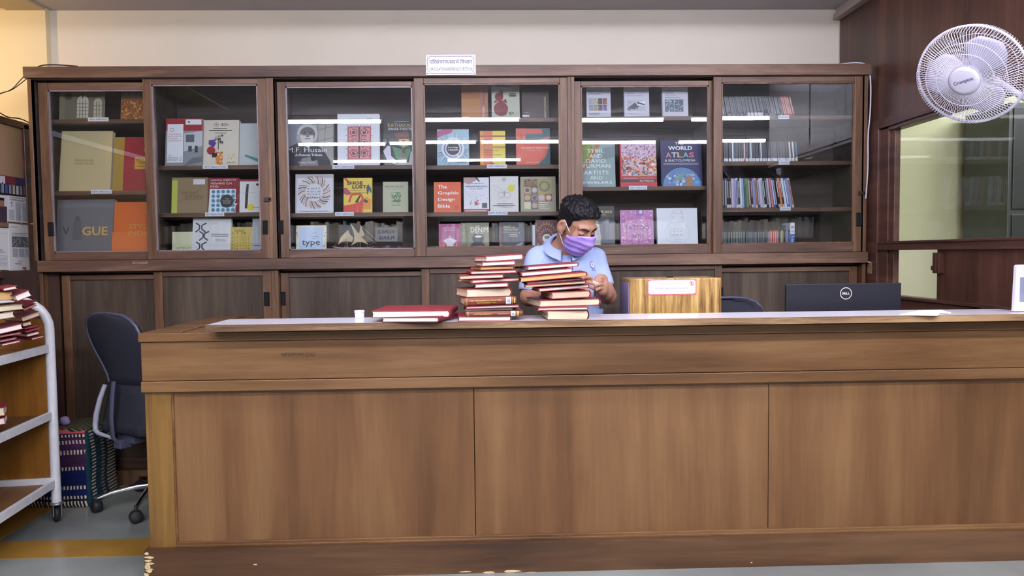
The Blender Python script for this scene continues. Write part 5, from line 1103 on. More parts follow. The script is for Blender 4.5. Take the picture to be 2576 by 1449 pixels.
# ------------------------------------------------------------------ notices on the board
def sheet(pts, label, items, off=.004):
    X = XN+off
    b = MB(); mats_ = [M_PAPER]; ids = {}
    q = [P(x, y, X=X) for x, y in pts]
    b.add(q + [v - Vector((.0008,0,0)) for v in q], [(0,1,2,3),(7,6,5,4),(0,4,5,1),(1,5,6,2),(2,6,7,3),(3,7,4,0)])
    e = tag(b.build('pinned_sheet', M_PAPER), label, 'notice', 'papers pinned to the notice board')
    def uv(u, v, k=0):     # bilinear on the sheet, v down
        a_ = q[0].lerp(q[1], u); c_ = q[3].lerp(q[2], u); r = a_.lerp(c_, v); r.x += .0006+.0003*k; return r
    pb = MB(); ms_ = []
    def mi(c):
        if c not in ids: ids[c] = len(ms_); ms_.append(cmat(c))
        return ids[c]
    for k, it in enumerate(items):
        if it[0] == 'r': pb.add([uv(it[1],it[2],k*.1), uv(it[3],it[2],k*.1), uv(it[3],it[4],k*.1), uv(it[1],it[4],k*.1)], [(0,1,2,3)], mi(it[5]))
        else:
            _, txt, u, v, w_, h_, c = it; o_ = uv(u, v, k*.1)
            dl = (q[1]-q[0]); T = Matrix.Translation(o_) @ Matrix(((0,0,1,0),(1,0,0,0),(0,1,0,0),(0,0,0,1)))
            put_text(pb, txt, T, w=w_*dl.length, h=h_, mi=mi(c), bold=.02)
    if items: pb.build('printing', ms_, e)
rr = random.Random(8)
show = [('r',0,0,1,1,'#1c1a24'),('r',0,0,1,.42,'#7c2a3c'),('r',.06,.02,.24,.5,'#c9c6d2'),('r',.4,.04,.55,.42,'#d8d4e0'),('r',.76,.0,1,.4,'#2f2c5c')]
for i in range(13):
    u = .02+.075*i; show += [('r',u,.44+rr.uniform(-.06,.04),u+.05,.9,rr.choice(['#c9b9a8','#b8c04c','#b86a8c','#8c9ab8','#d9d2dc','#7a4a5c','#4c5c9c'])), ('r',u+.012,.36,u+.036,.46,'#3a2a28')]
sheet([(-60,430),(66,450),(68,497),(-60,482)], 'wide colour photo of a fashion show line-up pinned at the top', show, .006)
txtb = [('t','A NEW LEARNING ORDER',.5,.07,.8,.010,'#33334a'),('r',.12,.13,.9,.15,'#6c6c80'),('r',.18,.17,.82,.185,'#6c6c80'),('r',.1,.25,.3,.44,'#e8e8f4'),('t','T',.2,.33,.08,.03,'#1c1c26')]
for c_ in range(3):
    for j in range(22):
        if c_ == 0 and j < 9: continue
        txtb.append(('r',.06+.31*c_,.24+.032*j,.06+.31*c_+rr.uniform(.22,.27),.258+.032*j,'#a9a9be'))
sheet([(18,491),(70,497),(73,562),(19,557)], 'white printed article headed A NEW LEARNING ORDER', txtb, .005)
sheet([(-40,487),(18,492),(19,572),(-40,566)], 'photo page of a person in a dark waistcoat on white, pinned at the left', [('r',.1,.0,1,.9,'#e6e4ea'),('r',.55,.35,.98,.86,'#4a3a48'),('r',.62,.12,.86,.36,'#a8765c'),('r',.6,.08,.86,.17,'#1f1a1c'),('r',.1,.86,1,1,'#8c7458')], .005)
art2 = [('r',.08,.06,.4,.075,'#9a9ab0'),('t','more types of expression, handled',.5,.20,.8,.008,'#3c3c50'),('t','a small glimpse in the nation',.45,.235,.7,.008,'#3c3c50'),('r',.12,.27,.86,.50,'#6c6c74')]
for i in range(60): 
    u, v = rr.uniform(.13,.82), rr.uniform(.28,.47); art2.append(('r',u,v,u+.03,v+.025,rr.choice(['#2c2c34','#b9b9c0','#94949c','#d8d8dc'])))
for c_ in range(3):
    for j in range(9): art2.append(('r',.12+.27*c_,.53+.02*j,.12+.27*c_+.22,.54+.02*j,'#a9a9be'))
art2 += [('r',.3,.80,.5,.806,'#7a6a90'),('r',.2,.85,.45,.857,'#9c5060')]
sheet([(22,562),(73,566),(88,679),(24,681)], 'white printed clipping with a grey crowd photo and signatures', art2, .008)
bl = [('r',.3,.12,.95,.125,'#9a9ab0')] + [('r',.3,.5+.035*j,.3+rr.uniform(.4,.62),.512+.035*j,'#7c8098') for j in range(3)] + [('r',.3,.66+.03*j,.92,.668+.03*j,'#a9adc4') for j in range(9)]
sheet([(-40,573),(22,574),(24,680),(-40,676)], 'white typed page pinned at the lower left of the board', bl, .006)
for (x, y, c, l_) in ((69,452,'#3a3aa0','blue'),(74,563,'#d8b830','yellow'),(54,674,'#a82a34','red'),(48,562,'#a03040','dark red')):
    q_ = P(x, y, X=XN+.004)
    tag(MB().lathe([(.001,0),(.001,.008),(.0045,.009),(.0045,.018),(.006,.022),(.006,.024)], tuple(q_), 10, axis='x').build('push_pin', mat('pin_'+l_.replace(' ','_'), c, rough=.3)), l_ + ' push pin holding papers on the notice board', 'pin')

# ------------------------------------------------------------------ sailing ship model
Yh = YC+.15; zf = SHELF[(1,0)][2]+.0006
hp = lambda x, y: (P(660+x/5.573, 400+y/5.573, Y=Yh).x, P(660+x/5.573, 400+y/5.573, Y=Yh).z)
sh_z0 = hp(1200,1265)[1]; dz = zf - sh_z0
hpp = lambda x, y: (hp(x,y)[0], hp(x,y)[1]*1.0)
ship = empty('ship_model', (hp(1250,1250)[0], Yh, zf), 'pale wooden sailing ship model on the bottom shelf', 'model ship')
M_SHIP = mat('pale_balsa','#c9b48c',rough=.6,noise=.15,nscale=30)
zlow = hp(1200,1240)[1]
b = MB(); 
b.prism([hpp(975,1228),hpp(1100,1252),hpp(1480,1252),hpp(1590,1225),hpp(1470,1238),hpp(1120,1240)], 'y', Yh-.02, Yh+.02)
b.prism([(hpp(1060,0)[0], zf), (hpp(1500,0)[0], zf), hpp(1480,1250), hpp(1100,1250)], 'y', Yh-.012, Yh+.012)
b.build('hull', M_SHIP, ship)
for pts, yo in (([(1250,912),(1290,960),(1340,1030),(1500,1200),(1400,1165),(1330,1170),(1250,1215),(1290,1150),(1298,1080)],-.012), ([(1100,1095),(1200,1000),(1232,1060),(1275,1100),(1258,1160),(1180,1150),(1110,1165),(1060,1205)],.006), ([(1375,930),(1352,1040),(1340,1060),(1400,1090),(1430,1060)],.012)):
    b = MB(); n = len(pts); q_ = [hpp(*p) for p in pts]; cxm = sum(p[0] for p in q_)/n
    v = []
    for t_ in (0, .0015): v += [(p[0], Yh+yo-abs(p[0]-cxm)*.25+t_, p[1]) for p in q_]
    b.add(v, [tuple(range(n)), tuple(range(n,2*n))[::-1]] + [((i+1) % n, i, n+i, n+(i+1) % n) for i in range(n)]); b.build('sail', M_SHIP, ship)
for x0_, y0_, x1_, y1_ in ((1190,990,1190,1245),(1375,925,1370,1245)):
    MB().tube([(hpp(x0_,y0_)[0],Yh,hpp(x0_,y0_)[1]),(hpp(x1_,y1_)[0],Yh,hpp(x1_,y1_)[1])], .0018, 6).build('mast', M_SHIP, ship)
b = MB()
for x0_, y0_, x1_, y1_ in ((1375,925,1600,1135),(1250,912,1150,1240),(1375,930,1480,1240),(1420,1060,1600,1190),(1190,990,1000,1230),(1500,1200,1560,1175),(1300,1160,1290,1245),(1330,1160,1340,1245)):
    b.tube([(hpp(x0_,y0_)[0],Yh,hpp(x0_,y0_)[1]),(hpp(x1_,y1_)[0],Yh,hpp(x1_,y1_)[1])], .0007, 4)
o = b.build('rigging', M_SHIP, ship)

# ------------------------------------------------------------------ wall fan
fc = P(2442, 189, Y=2.93); R = .205
tocam = (Vector((0,0,CAMZ)) - fc).normalized()
left = Vector((0,0,1)).cross(tocam).normalized()*-1      # image left seen from the camera
if left.x > 0: left = -left
dn = (Vector((0,0,-1)) - tocam*tocam.dot(Vector((0,0,-1)))).normalized()
th = math.radians(31)
ax = (tocam*math.cos(th) + (left*.74+dn*.67).normalized()*math.sin(th)).normalized()
upv = (Vector((0,0,1)) - ax*ax.z).normalized(); rt = upv.cross(ax)
RM = Matrix((rt, upv, ax)).transposed()
fan = empty('wall_fan', fc, 'white caged fan mounted on the wooden partition', 'fan', rot=RM.to_euler())
M_FAN = mat('white_fan_plastic','#c6c3d4',rough=.35); M_FANW = mat('white_fan_wire','#d2d0de',rough=.4); M_BL = mat('fan_blade_plastic','#b4b1c6',rough=.4)
def cage(zs, n, tw, name, r_in=.062):
    b = MB()
    for i in range(n):
        a = 2*math.pi*i/n; pts = []
        for k in range(9):
            t = k/8; r = r_in+(R-r_in)*t; z = zs*(.052*(1-t**2.2)+.006) if t < 1 else zs*.004
            if k == 7: r = R*.985; z = zs*.03
            if k == 8: r = R; z = 0
            if k <= 6: t = k/6; r = r_in+(R*.955-r_in)*t; z = zs*(.040+.018*(1-t**2))
            aa = a + tw*t; pts.append((r*math.cos(aa), r*math.sin(aa), z))
        b.tube(pts, .0011, 4, caps=False)
    for rr_ in ((.155,.052*zs+0),(.11,.055*zs)):
        k = []
        for i in range(48):
            a = 2*math.pi*i/48; tt = (rr_[0]-r_in)/(R*.955-r_in); k.append((rr_[0]*math.cos(a), rr_[0]*math.sin(a), zs*(.0395+.018*(1-tt**2))))
        b.tube(k, .0015, 5, closed=True)
    return b.build(name, M_FANW, fan, local=True)
cage(1, 108, .12, 'front_guard'); cage(-1, 108, -.25, 'rear_guard')
b = MB(); b.tube([((R+.002)*math.cos(2*math.pi*i/64), (R+.002)*math.sin(2*math.pi*i/64), 0) for i in range(64)], .0055, 8, closed=True); b.build('guard_ring', M_FAN, fan, local=True)
b = MB().lathe([(.0,.066),(.045,.066),(.056,.063),(.060,.057),(.064,.054),(.064,.048),(.0,.046)], n=40); b.build('badge', M_FAN, fan, local=True)
b = MB(); T = Matrix.Translation((0,.0,.0668)) @ Matrix.Rotation(math.radians(7),4,'Z'); put_text(b,'Crompton',T,w=.078,h=.019,bold=.015); b.build('badge_lettering', mat('fan_ink','#3c3a66'), fan, local=True)
for k in range(3):
    b = MB(); a0 = math.radians(120*k+152); nu, nv = 9, 8; v = []; f = []
    for i in range(nv+1):
        t = i/nv; r = .030+.142*t; half = math.radians(34)*(.55+.75*math.sin(math.pi*min(1,.15+.75*t)))*(1 if t < .8 else 1-2.2*(t-.8))
        sk = math.radians(18)*t
        for j in range(nu+1):
            s_ = -1+2*j/nu; a = a0+sk+half*s_; v.append((r*math.cos(a), r*math.sin(a), .016*s_*(1-.35*t)+.004*math.cos(s_*1.5)))
    for i in range(nv):
        for j in range(nu): q0 = i*(nu+1)+j; f.append((q0,q0+1,q0+nu+2,q0+nu+1))
    b.add(v, f, 0, True); o = b.build('blade', M_BL, fan, local=True); sd = o.modifiers.new('thick','SOLIDIFY'); sd.thickness = .0025
MB().lathe([(.0,.03),(.028,.03),(.032,.02),(.032,-.02),(.0,-.02)], n=24).build('blade_hub', M_BL, fan, local=True)
MB().lathe([(.0,-.05),(.062,-.056),(.066,-.07),(.06,-.13),(.045,-.16),(.0,-.165)], n=28).build('motor_housing', M_FAN, fan, local=True)
inv = RM.transposed()
wallp = inv @ (Vector((XP-.003, fc.y+.10, fc.z-.12)) - fc); mid_ = Vector((0,-.05,-.12))
b = MB().tube([mid_, mid_*.5+wallp*.5+Vector((0,-.02,-.02)), wallp], .014, 10); b.build('bracket_arm', M_FAN, fan, local=True)
b = MB(); b.T = inv.to_4x4() @ Matrix.Translation(-fc); b.box(XP-.022, XP-.001, fc.y+.05, fc.y+.15, fc.z-.20, fc.z-.04); b.build('wall_plate', M_FAN, fan, local=True)
# ------------------------------------------------------------------ signed-distance modelling: smooth shapes -> one surface
def vnoise(p, f, seed=0):
    r = np.random.RandomState(seed); out = np.zeros(len(p), np.float32)
    for i in range(7):
        d = r.normal(size=3); d /= np.linalg.norm(d); out += np.sin((p @ d)*f*r.uniform(.6, 1.6) + r.uniform(0, 6.28) + 1.3*np.sin((p @ np.roll(d, 1))*f*.7 + i))
    return out/7
def caps(a, b, ra, rb):
    a = np.array(a, float); b = np.array(b, float); ab = b-a; L2 = max(ab @ ab, 1e-9)
    def f(p):
        t = np.clip(((p-a) @ ab)/L2, 0, 1); return np.linalg.norm(p-(a+t[:,None]*ab), axis=1) - (ra+(rb-ra)*t)
    return f
def ell(c, r, M=None):
    c = np.array(c, float); r = np.array(r, float)
    def f(p):
        q = p-c
        if M is not None: q = q @ M
        k0 = np.linalg.norm(q/r, axis=1); k1 = np.linalg.norm(q/(r*r), axis=1)
        return k0*(k0-1)/np.maximum(k1, 1e-6)
    return f
def smin(a, b, k):
    h = np.clip(.5+.5*(b-a)/k, 0, 1); return b*(1-h)+a*h - k*h*(1-h)
def union(prims):
    """prims: list of (function, blend)"""
    def f(p):
        d = None
        for fn, k in prims:
            e = fn(p); d = e if d is None else (smin(d, e, k) if k > 0 else np.minimum(d, e))
        return d
    return f
def sdf_mesh(fn, lo, hi, h, name, m, parent=None, keep=None):
    lo = np.array(lo, float); n = np.ceil((np.array(hi)-lo)/h).astype(int)+1
    B_ = 6; nb = np.ceil(n/B_).astype(int); n = nb*B_+1
    g = np.stack(np.meshgrid(*[np.arange(k) for k in nb], indexing='ij'), -1).reshape(-1, 3)
    cen = lo + (g+.5)*B_*h; d = fn(cen.astype(np.float64)); near = np.abs(d) < B_*h*1.25
    V = np.full(n, 1.0, np.float32)
    for gi, di in zip(g[~near], d[~near]):
        if di < 0: i, j, k = gi*B_; V[i:i+B_+1, j:j+B_+1, k:k+B_+1] = -1
    act = np.zeros(n, bool)
    for gi in g[near]:
        i, j, k = gi*B_; act[i:i+B_+1, j:j+B_+1, k:k+B_+1] = True
    idx = np.argwhere(act); vals = np.empty(len(idx), np.float32)
    for s0 in range(0, len(idx), 200000): vals[s0:s0+200000] = fn(lo + idx[s0:s0+200000]*h)
    V[act] = vals
    S_ = V < 0
    c = np.zeros(np.array(n)-1, np.int8)
    for dx in (0,1):
        for dy in (0,1):
            for dz in (0,1): c += S_[dx:n[0]-1+dx, dy:n[1]-1+dy, dz:n[2]-1+dz]
    cells = np.argwhere((c > 0) & (c < 8)); vid = np.full(c.shape, -1, np.int64); vid[tuple(cells.T)] = np.arange(len(cells))
    acc = np.zeros((len(cells), 3)); cnt = np.zeros(len(cells))
    cor = [(x,y,z) for x in (0,1) for y in (0,1) for z in (0,1)]
    for a in cor:
        for ax in range(3):
            if a[ax]: continue
            b = list(a); b[ax] = 1
            va = V[cells[:,0]+a[0], cells[:,1]+a[1], cells[:,2]+a[2]]; vb = V[cells[:,0]+b[0], cells[:,1]+b[1], cells[:,2]+b[2]]
            ok = (va < 0) != (vb < 0); t = np.where(ok, va/np.where(ok, va-vb, 1), 0)
            pt = np.tile(np.array(a, float), (len(cells), 1)); pt[:, ax] = t
            acc[ok] += pt[ok]; cnt[ok] += 1
    verts = lo + (cells + acc/cnt[:,None])*h
    faces = []
    for ax in range(3):
        u, v = [(1,2),(2,0),(0,1)][ax]
        sl0 = [slice(None)]*3; sl1 = [slice(None)]*3; sl0[ax] = slice(0, -1); sl1[ax] = slice(1, None)
        A, Bv = S_[tuple(sl0)], S_[tuple(sl1)]; e = np.argwhere(A != Bv); 
        e = e[(e[:,u] > 0) & (e[:,v] > 0) & (e[:,u] < n[u]-1) & (e[:,v] < n[v]-1)]
        if not len(e): continue
        q = []
        for du, dv in ((-1,-1),(0,-1),(0,0),(-1,0)):
            k = e.copy(); k[:,u] += du; k[:,v] += dv; q.append(vid[tuple(k.T)])
        q = np.stack(q, 1); flip = ~A[tuple(e.T)]; q[flip] = q[flip][:, ::-1]; faces.append(q)
    faces = np.concatenate(faces); faces = faces[(faces >= 0).all(1)]
    if keep is not None:
        fc_ = verts[faces].mean(1); faces = faces[keep(fc_)]
        used = np.unique(faces); mp_ = np.full(len(verts), -1); mp_[used] = np.arange(len(used)); verts = verts[used]; faces = mp_[faces]
    # drop small loose islands by simple label spreading
    off = np.array(parent['_o']) if parent is not None else np.zeros(3)
    me = bpy.data.meshes.new(name); me.from_pydata((verts-off).tolist(), [], faces.tolist())
    me.polygons.foreach_set('use_smooth', [True]*len(me.polygons)); me.update()
    for mm in (m if isinstance(m, (list, tuple)) else [m]): me.materials.append(mm)
    o = bpy.data.objects.new(name, me); COL.objects.link(o); o['_o'] = list(off)
    if parent is not None: o.parent = parent
    return o

# ------------------------------------------------------------------ book trolley
M_TROL = mat('chipped_white_paint','#e2e3e6',rough=.4,noise=.12,nscale=25,bump=.1)
M_PLY = wood('trolley_board', '#6b4212', '#8a5a1c', '#a06c28', 'z', rough=.45, scale=.5)
M_PLYS = wood('trolley_shelf_board', '#5a3c22', '#7c5632', '#926a40', 'y', rough=.5, scale=.6)
M_RUB = mat('black_rubber','#1c1c20',rough=.6); M_STL = mat('dull_steel','#8f9298',rough=.4,metal=.7)
tr = empty('book_trolley', (-2.33, 3.80, 0), 'white tubular steel book trolley with brown boards beside the counter', 'trolley', rot=(0,0,math.radians(6.5)))
WT, LT, HT = .46, .86, 1.185
for yy in (0, -LT):
    pts = [(0,yy,.10),(0,yy,HT-.15)] + [(-.15+.15*math.cos(a), yy, HT-.15+.15*math.sin(a)) for a in np.linspace(.2,math.pi/2,6)] + [(-WT+.15-.15*math.sin(a), yy, HT-.15+.15*math.cos(a)) for a in np.linspace(0,math.pi/2-.2,6)] + [(-WT,yy,HT-.15),(-WT,yy,.10)]
    MB().tube(pts, .0235, 12).build('end_frame', M_TROL, tr, local=True)
    s_ = -1 if yy < 0 else 1
    MB().box(-WT+.02, -.02, yy-.004*s_, yy-.012*s_, .19, 1.09).build('end_panel', M_PLY, tr, local=True)
for z_, nm in ((.235,''),(.60,''),(.955,'')):
    MB().box(-WT+.01, -.01, -LT+.01, -.014, z_-.036, z_-.020).build('shelf', M_PLYS, tr, local=True)
    b = MB().box(-.012, .006, -LT+.0, -.0, z_-.042, z_).box(-WT-.006, -WT+.012, -LT, 0, z_-.042, z_)
    if z_ < .3: b.box(-WT, 0, -.03, -.013, z_-.042, z_+.012)
    b.build('shelf_rail', M_TROL, tr, local=True, bevel=.002)
for xx in (0, -WT):
    for yy in (0, -LT):
        c_ = MB(); rz = .6; c_.T = Matrix.Translation((xx,yy,0)) @ Matrix.Rotation(rz,4,'Z')
        c_.lathe([(0,.098),(.032,.098),(.034,.104),(.028,.112),(0,.112)], n=16); c_.box(-.02,-.016,-.015,.03,.035,.10); c_.box(.016,.02,-.015,.03,.035,.10); c_.lathe([(.006,-.024),(.006,.024)], (0,.02,.042), 8, axis='x')
        w_ = c_.build('caster', M_STL, tr, local=True)
        k_ = MB(); k_.T = c_.T; k_.lathe([(0,-.013),(.03,-.013),(.041,-.011),(.0425,0),(.041,.011),(.03,.013),(0,.013)], (0,.02,.0425), 24, axis='x'); k_.build('wheel', M_RUB, w_, local=True)
gT = 'red bound volumes piled on the book trolley'
TB = [(4,871,865,54,861,854,'w',M_MAR,'lowest volume at the left front of the pile'), (0,862,856,44,853,848,'p',M_MAR,'thin volume just above the lowest one'),
      (81,856,850,114,848,842,'c',M_MAR,'lowest volume at the far end'), (69,848,840,102,840,831,'w',M_MAR,'white-paged volume second from the bottom at the far end'),
      (0,849,845,56,840,834,'c',M_MAR,'thin volume under the big white-paged one'), (0,840,827,61,828,812,'w',M_MAR,'big volume with bright white pages, low in the pile'),
      (65,837,833,105,827,822,'p',M_RED,'thin volume third from the bottom at the far end'), (64,829,825,96,821,817,'p',M_RED,'thin volume fourth from the bottom at the far end'),
      (60,822,812,83,817,806,'c',M_BRN,'small cream-paged volume at the far end'), (57,809,799,105,795,780,'c',M_RED,'thick cream-paged volume at the far end, halfway up'),
      (-20,808,790,39,797,783,'c',M_GRYC,'worn grey volume halfway up'), (-20,786,773,61,778,763,'c',M_TAN,'tattered tan volume'),
      (60,783,777,96,768,762,'p',M_RED,'lower of two thin tilted volumes'), (62,774,771,97,757,754,'p',M_MAR,'upper of two thin tilted volumes'),
      (-20,757,735,34,755,732,'o',M_BRN,'thick amber-paged volume near the top'), (43,760,741,84.5,742,728.5,'w',M_MAR,'white-paged volume tilted near the top'),
      (10,731,726,45,728,716,'w',M_RED,'red volume on the very top')]
for k, (xc_, bc_, tc_, xr_, br_, tr_, pg_, cv_, lab_) in enumerate(TB):
    far = xc_ >= 57
    Y0 = 3.57 if far else 3.33
    bpx(xc_, xc_, xr_, tc_, bc_, tr_, br_, .17 if far else .2, 'L' if k % 3 else 'B', cv_, pg_, 'bound volume on the trolley, ' + lab_, gT, Y0=Y0, psi=(58 if far else 44))
bpx(-22,-22,13,1028,1050,1024,1046,.15,'L',M_RED,'c','red volume on the middle trolley shelf, upper of two', 'books on the middle trolley shelf', Y0=3.3, psi=30)
bpx(-22,-22,15,1056,1074,1050,1066,.15,'L',M_RED,'w','white-paged red volume on the middle trolley shelf, lower of two', 'books on the middle trolley shelf', Y0=3.3, psi=30)

# ------------------------------------------------------------------ bundle wrapped in a woven rug
def rug_mat():
    m = bpy.data.materials.new('woven_rag_rug'); m.use_nodes = True; nt = m.node_tree; N = nt.nodes.new; L = nt.links.new; b = nt.nodes['Principled BSDF']; b.inputs['Roughness'].default_value = .95; b.inputs['Specular IOR Level'].default_value = .1
    tc = N('ShaderNodeTexCoord'); sp = N('ShaderNodeSeparateXYZ'); L(tc.outputs['Object'], sp.inputs[0]); ge = N('ShaderNodeNewGeometry'); sn = N('ShaderNodeSeparateXYZ'); L(tc.outputs['Normal'], sn.inputs[0])
    def M(op, a, b_=None, c=None):
        n = N('ShaderNodeMath'); n.operation = op
        for i, v in enumerate((a, b_, c)):
            if v is None: continue
            if isinstance(v, (int, float)): n.inputs[i].default_value = v
            else: L(v, n.inputs[i])
        return n.outputs[0]
    def ramp(v, stops):
        c = N('ShaderNodeValToRGB'); c.color_ramp.interpolation = 'CONSTANT'; e = c.color_ramp.elements; e[0].position = 0; e[0].color = lin(stops[0][1]); e[1].position = stops[1][0]; e[1].color = lin(stops[1][1])
        for p, col in stops[2:]: k = e.new(p); k.color = lin(col)
        L(v, c.inputs['Fac']); return c.outputs['Color']
    x, y, z = sp.outputs
    zf = M('DIVIDE', z, .5)
    wv = M('MULTIPLY', M('SINE', M('MULTIPLY', x, 23.0)), .004)
    zf = M('ADD', zf, wv)
    base = ramp(zf, [(0,'#1b2030'),(.12,'#16204c'),(.26,'#141d4a'),(.44,'#3c2440'),(.62,'#45284c'),(.79,'#2c2230'),(.84,'#c2505c'),(.93,'#3c4238')])
    dashrow = ramp(zf, [(0,'#ffffff'),(.075,'#000000'),(.10,'#ffffff'),(.135,'#000000'),(.205,'#ffffff'),(.245,'#000000'),(.42,'#ffffff'),(.46,'#000000'),(.60,'#ffffff'),(.65,'#000000'),(.72,'#ffffff'),(.765,'#000000'),(.80,'#ffffff'),(.83,'#000000')])
    st = M('GREATER_THAN', M('SINE', M('MULTIPLY', M('ADD', x, M('MULTIPLY', z, .06)), 330.0)), .1)
    dr = M('MULTIPLY', M('MULTIPLY', st, 1.0), 1.0)
    mf = N('ShaderNodeMix'); mf.data_type = 'RGBA'; L(base, mf.inputs['A']); mf.inputs['B'].default_value = lin('#cdbfa4')
    sepd = N('ShaderNodeSeparateColor'); L(dashrow, sepd.inputs[0]); L(M('MULTIPLY', sepd.outputs[0], dr), mf.inputs['Factor'])
    # side: fine horizontal ribs, teal near the corner, cream further back
    yr2 = M('ADD', y, M('MULTIPLY', M('SINE', M('MULTIPLY', z, 18.0)), .012))
    sb = ramp(M('MULTIPLY', M('ADD', yr2, .2), 2.5), [(0,'#20424e'),(.10,'#1d3c46'),(.36,'#2c3a44'),(.62,'#33343a')])
    rib = M('GREATER_THAN', M('SINE', M('MULTIPLY', z, 330.0)), .1)
    dc = ramp(M('MULTIPLY', M('ADD', yr2, .2), 2.5), [(0,'#223c44'),(.12,'#223c44'),(.20,'#c8bca2'),(.30,'#2c4450'),(.44,'#8c8878'),(.52,'#2f3840'),(.60,'#b3a88f')])
    ms = N('ShaderNodeMix'); ms.data_type = 'RGBA'; L(sb, ms.inputs['A']); L(dc, ms.inputs['B']); L(rib, ms.inputs['Factor'])
    tp = N('ShaderNodeMix'); tp.data_type = 'RGBA'; tp.inputs['A'].default_value = lin('#2c2b22'); tp.inputs['B'].default_value = lin('#6c6a52'); L(M('GREATER_THAN', M('SINE', M('MULTIPLY', M('ADD', y, M('MULTIPLY', x, .5)), 300.0)), 0.0), tp.inputs['Factor'])
    isx = M('GREATER_THAN', sn.outputs[0], .6); isz = M('GREATER_THAN', sn.outputs[2], .7)
    m1 = N('ShaderNodeMix'); m1.data_type = 'RGBA'; L(isx, m1.inputs['Factor']); L(mf.outputs['Result'], m1.inputs['A']); L(ms.outputs['Result'], m1.inputs['B'])
    m2 = N('ShaderNodeMix'); m2.data_type = 'RGBA'; L(isz, m2.inputs['Factor']); L(m1.outputs['Result'], m2.inputs['A']); L(tp.outputs['Result'], m2.inputs['B'])
    L(m2.outputs['Result'], b.inputs['Base Color'])
    return m
rx0, rx1, ry0, ry1, rz1 = -2.78, -2.285, 4.02, 4.34, .445
rc = np.array([(rx0+rx1)/2, (ry0+ry1)/2, rz1/2]); rh = np.array([(rx1-rx0)/2, (ry1-ry0)/2, rz1/2])
def rugf(p):
    q = np.abs(p-rc) - (rh-.035); d = np.linalg.norm(np.maximum(q, 0), axis=1) + np.minimum(q.max(1), 0) - .035
    d = d + .007*vnoise(p, 14, 3) + .0022*np.sin(p[:,2]*160 + 2*np.sin(p[:,0]*20)) - .010*np.clip((.12-p[:,2])/.12, 0, 1)*(p[:,0] > rc[0])
    return np.maximum(d, -p[:,2]+.001)
rug = empty('rug_bundle', (rc[0], rc[1], 0), 'knee-high block wrapped in a striped woven rag rug behind the trolley', 'rug')
o = sdf_mesh(rugf, rc-rh-.05, rc+rh+.05, .009, 'woven_cover', rug_mat(), rug)
q = P(163, 1038, Y=4.12)
pf = lambda p: ell((q.x, 4.12, rz1+.028), (.028,.022,.030))(p) + .008*vnoise(p, 90, 9)
pe = sdf_mesh(pf, (q.x-.05,4.06,rz1-.01), (q.x+.05,4.18,rz1+.08), .005, 'cloth_scrap', mat('lilac_cloth','#9a86b8',rough=.8))
tag(pe, 'crumpled lilac cloth scrap on top of the rug-wrapped block', 'cloth')

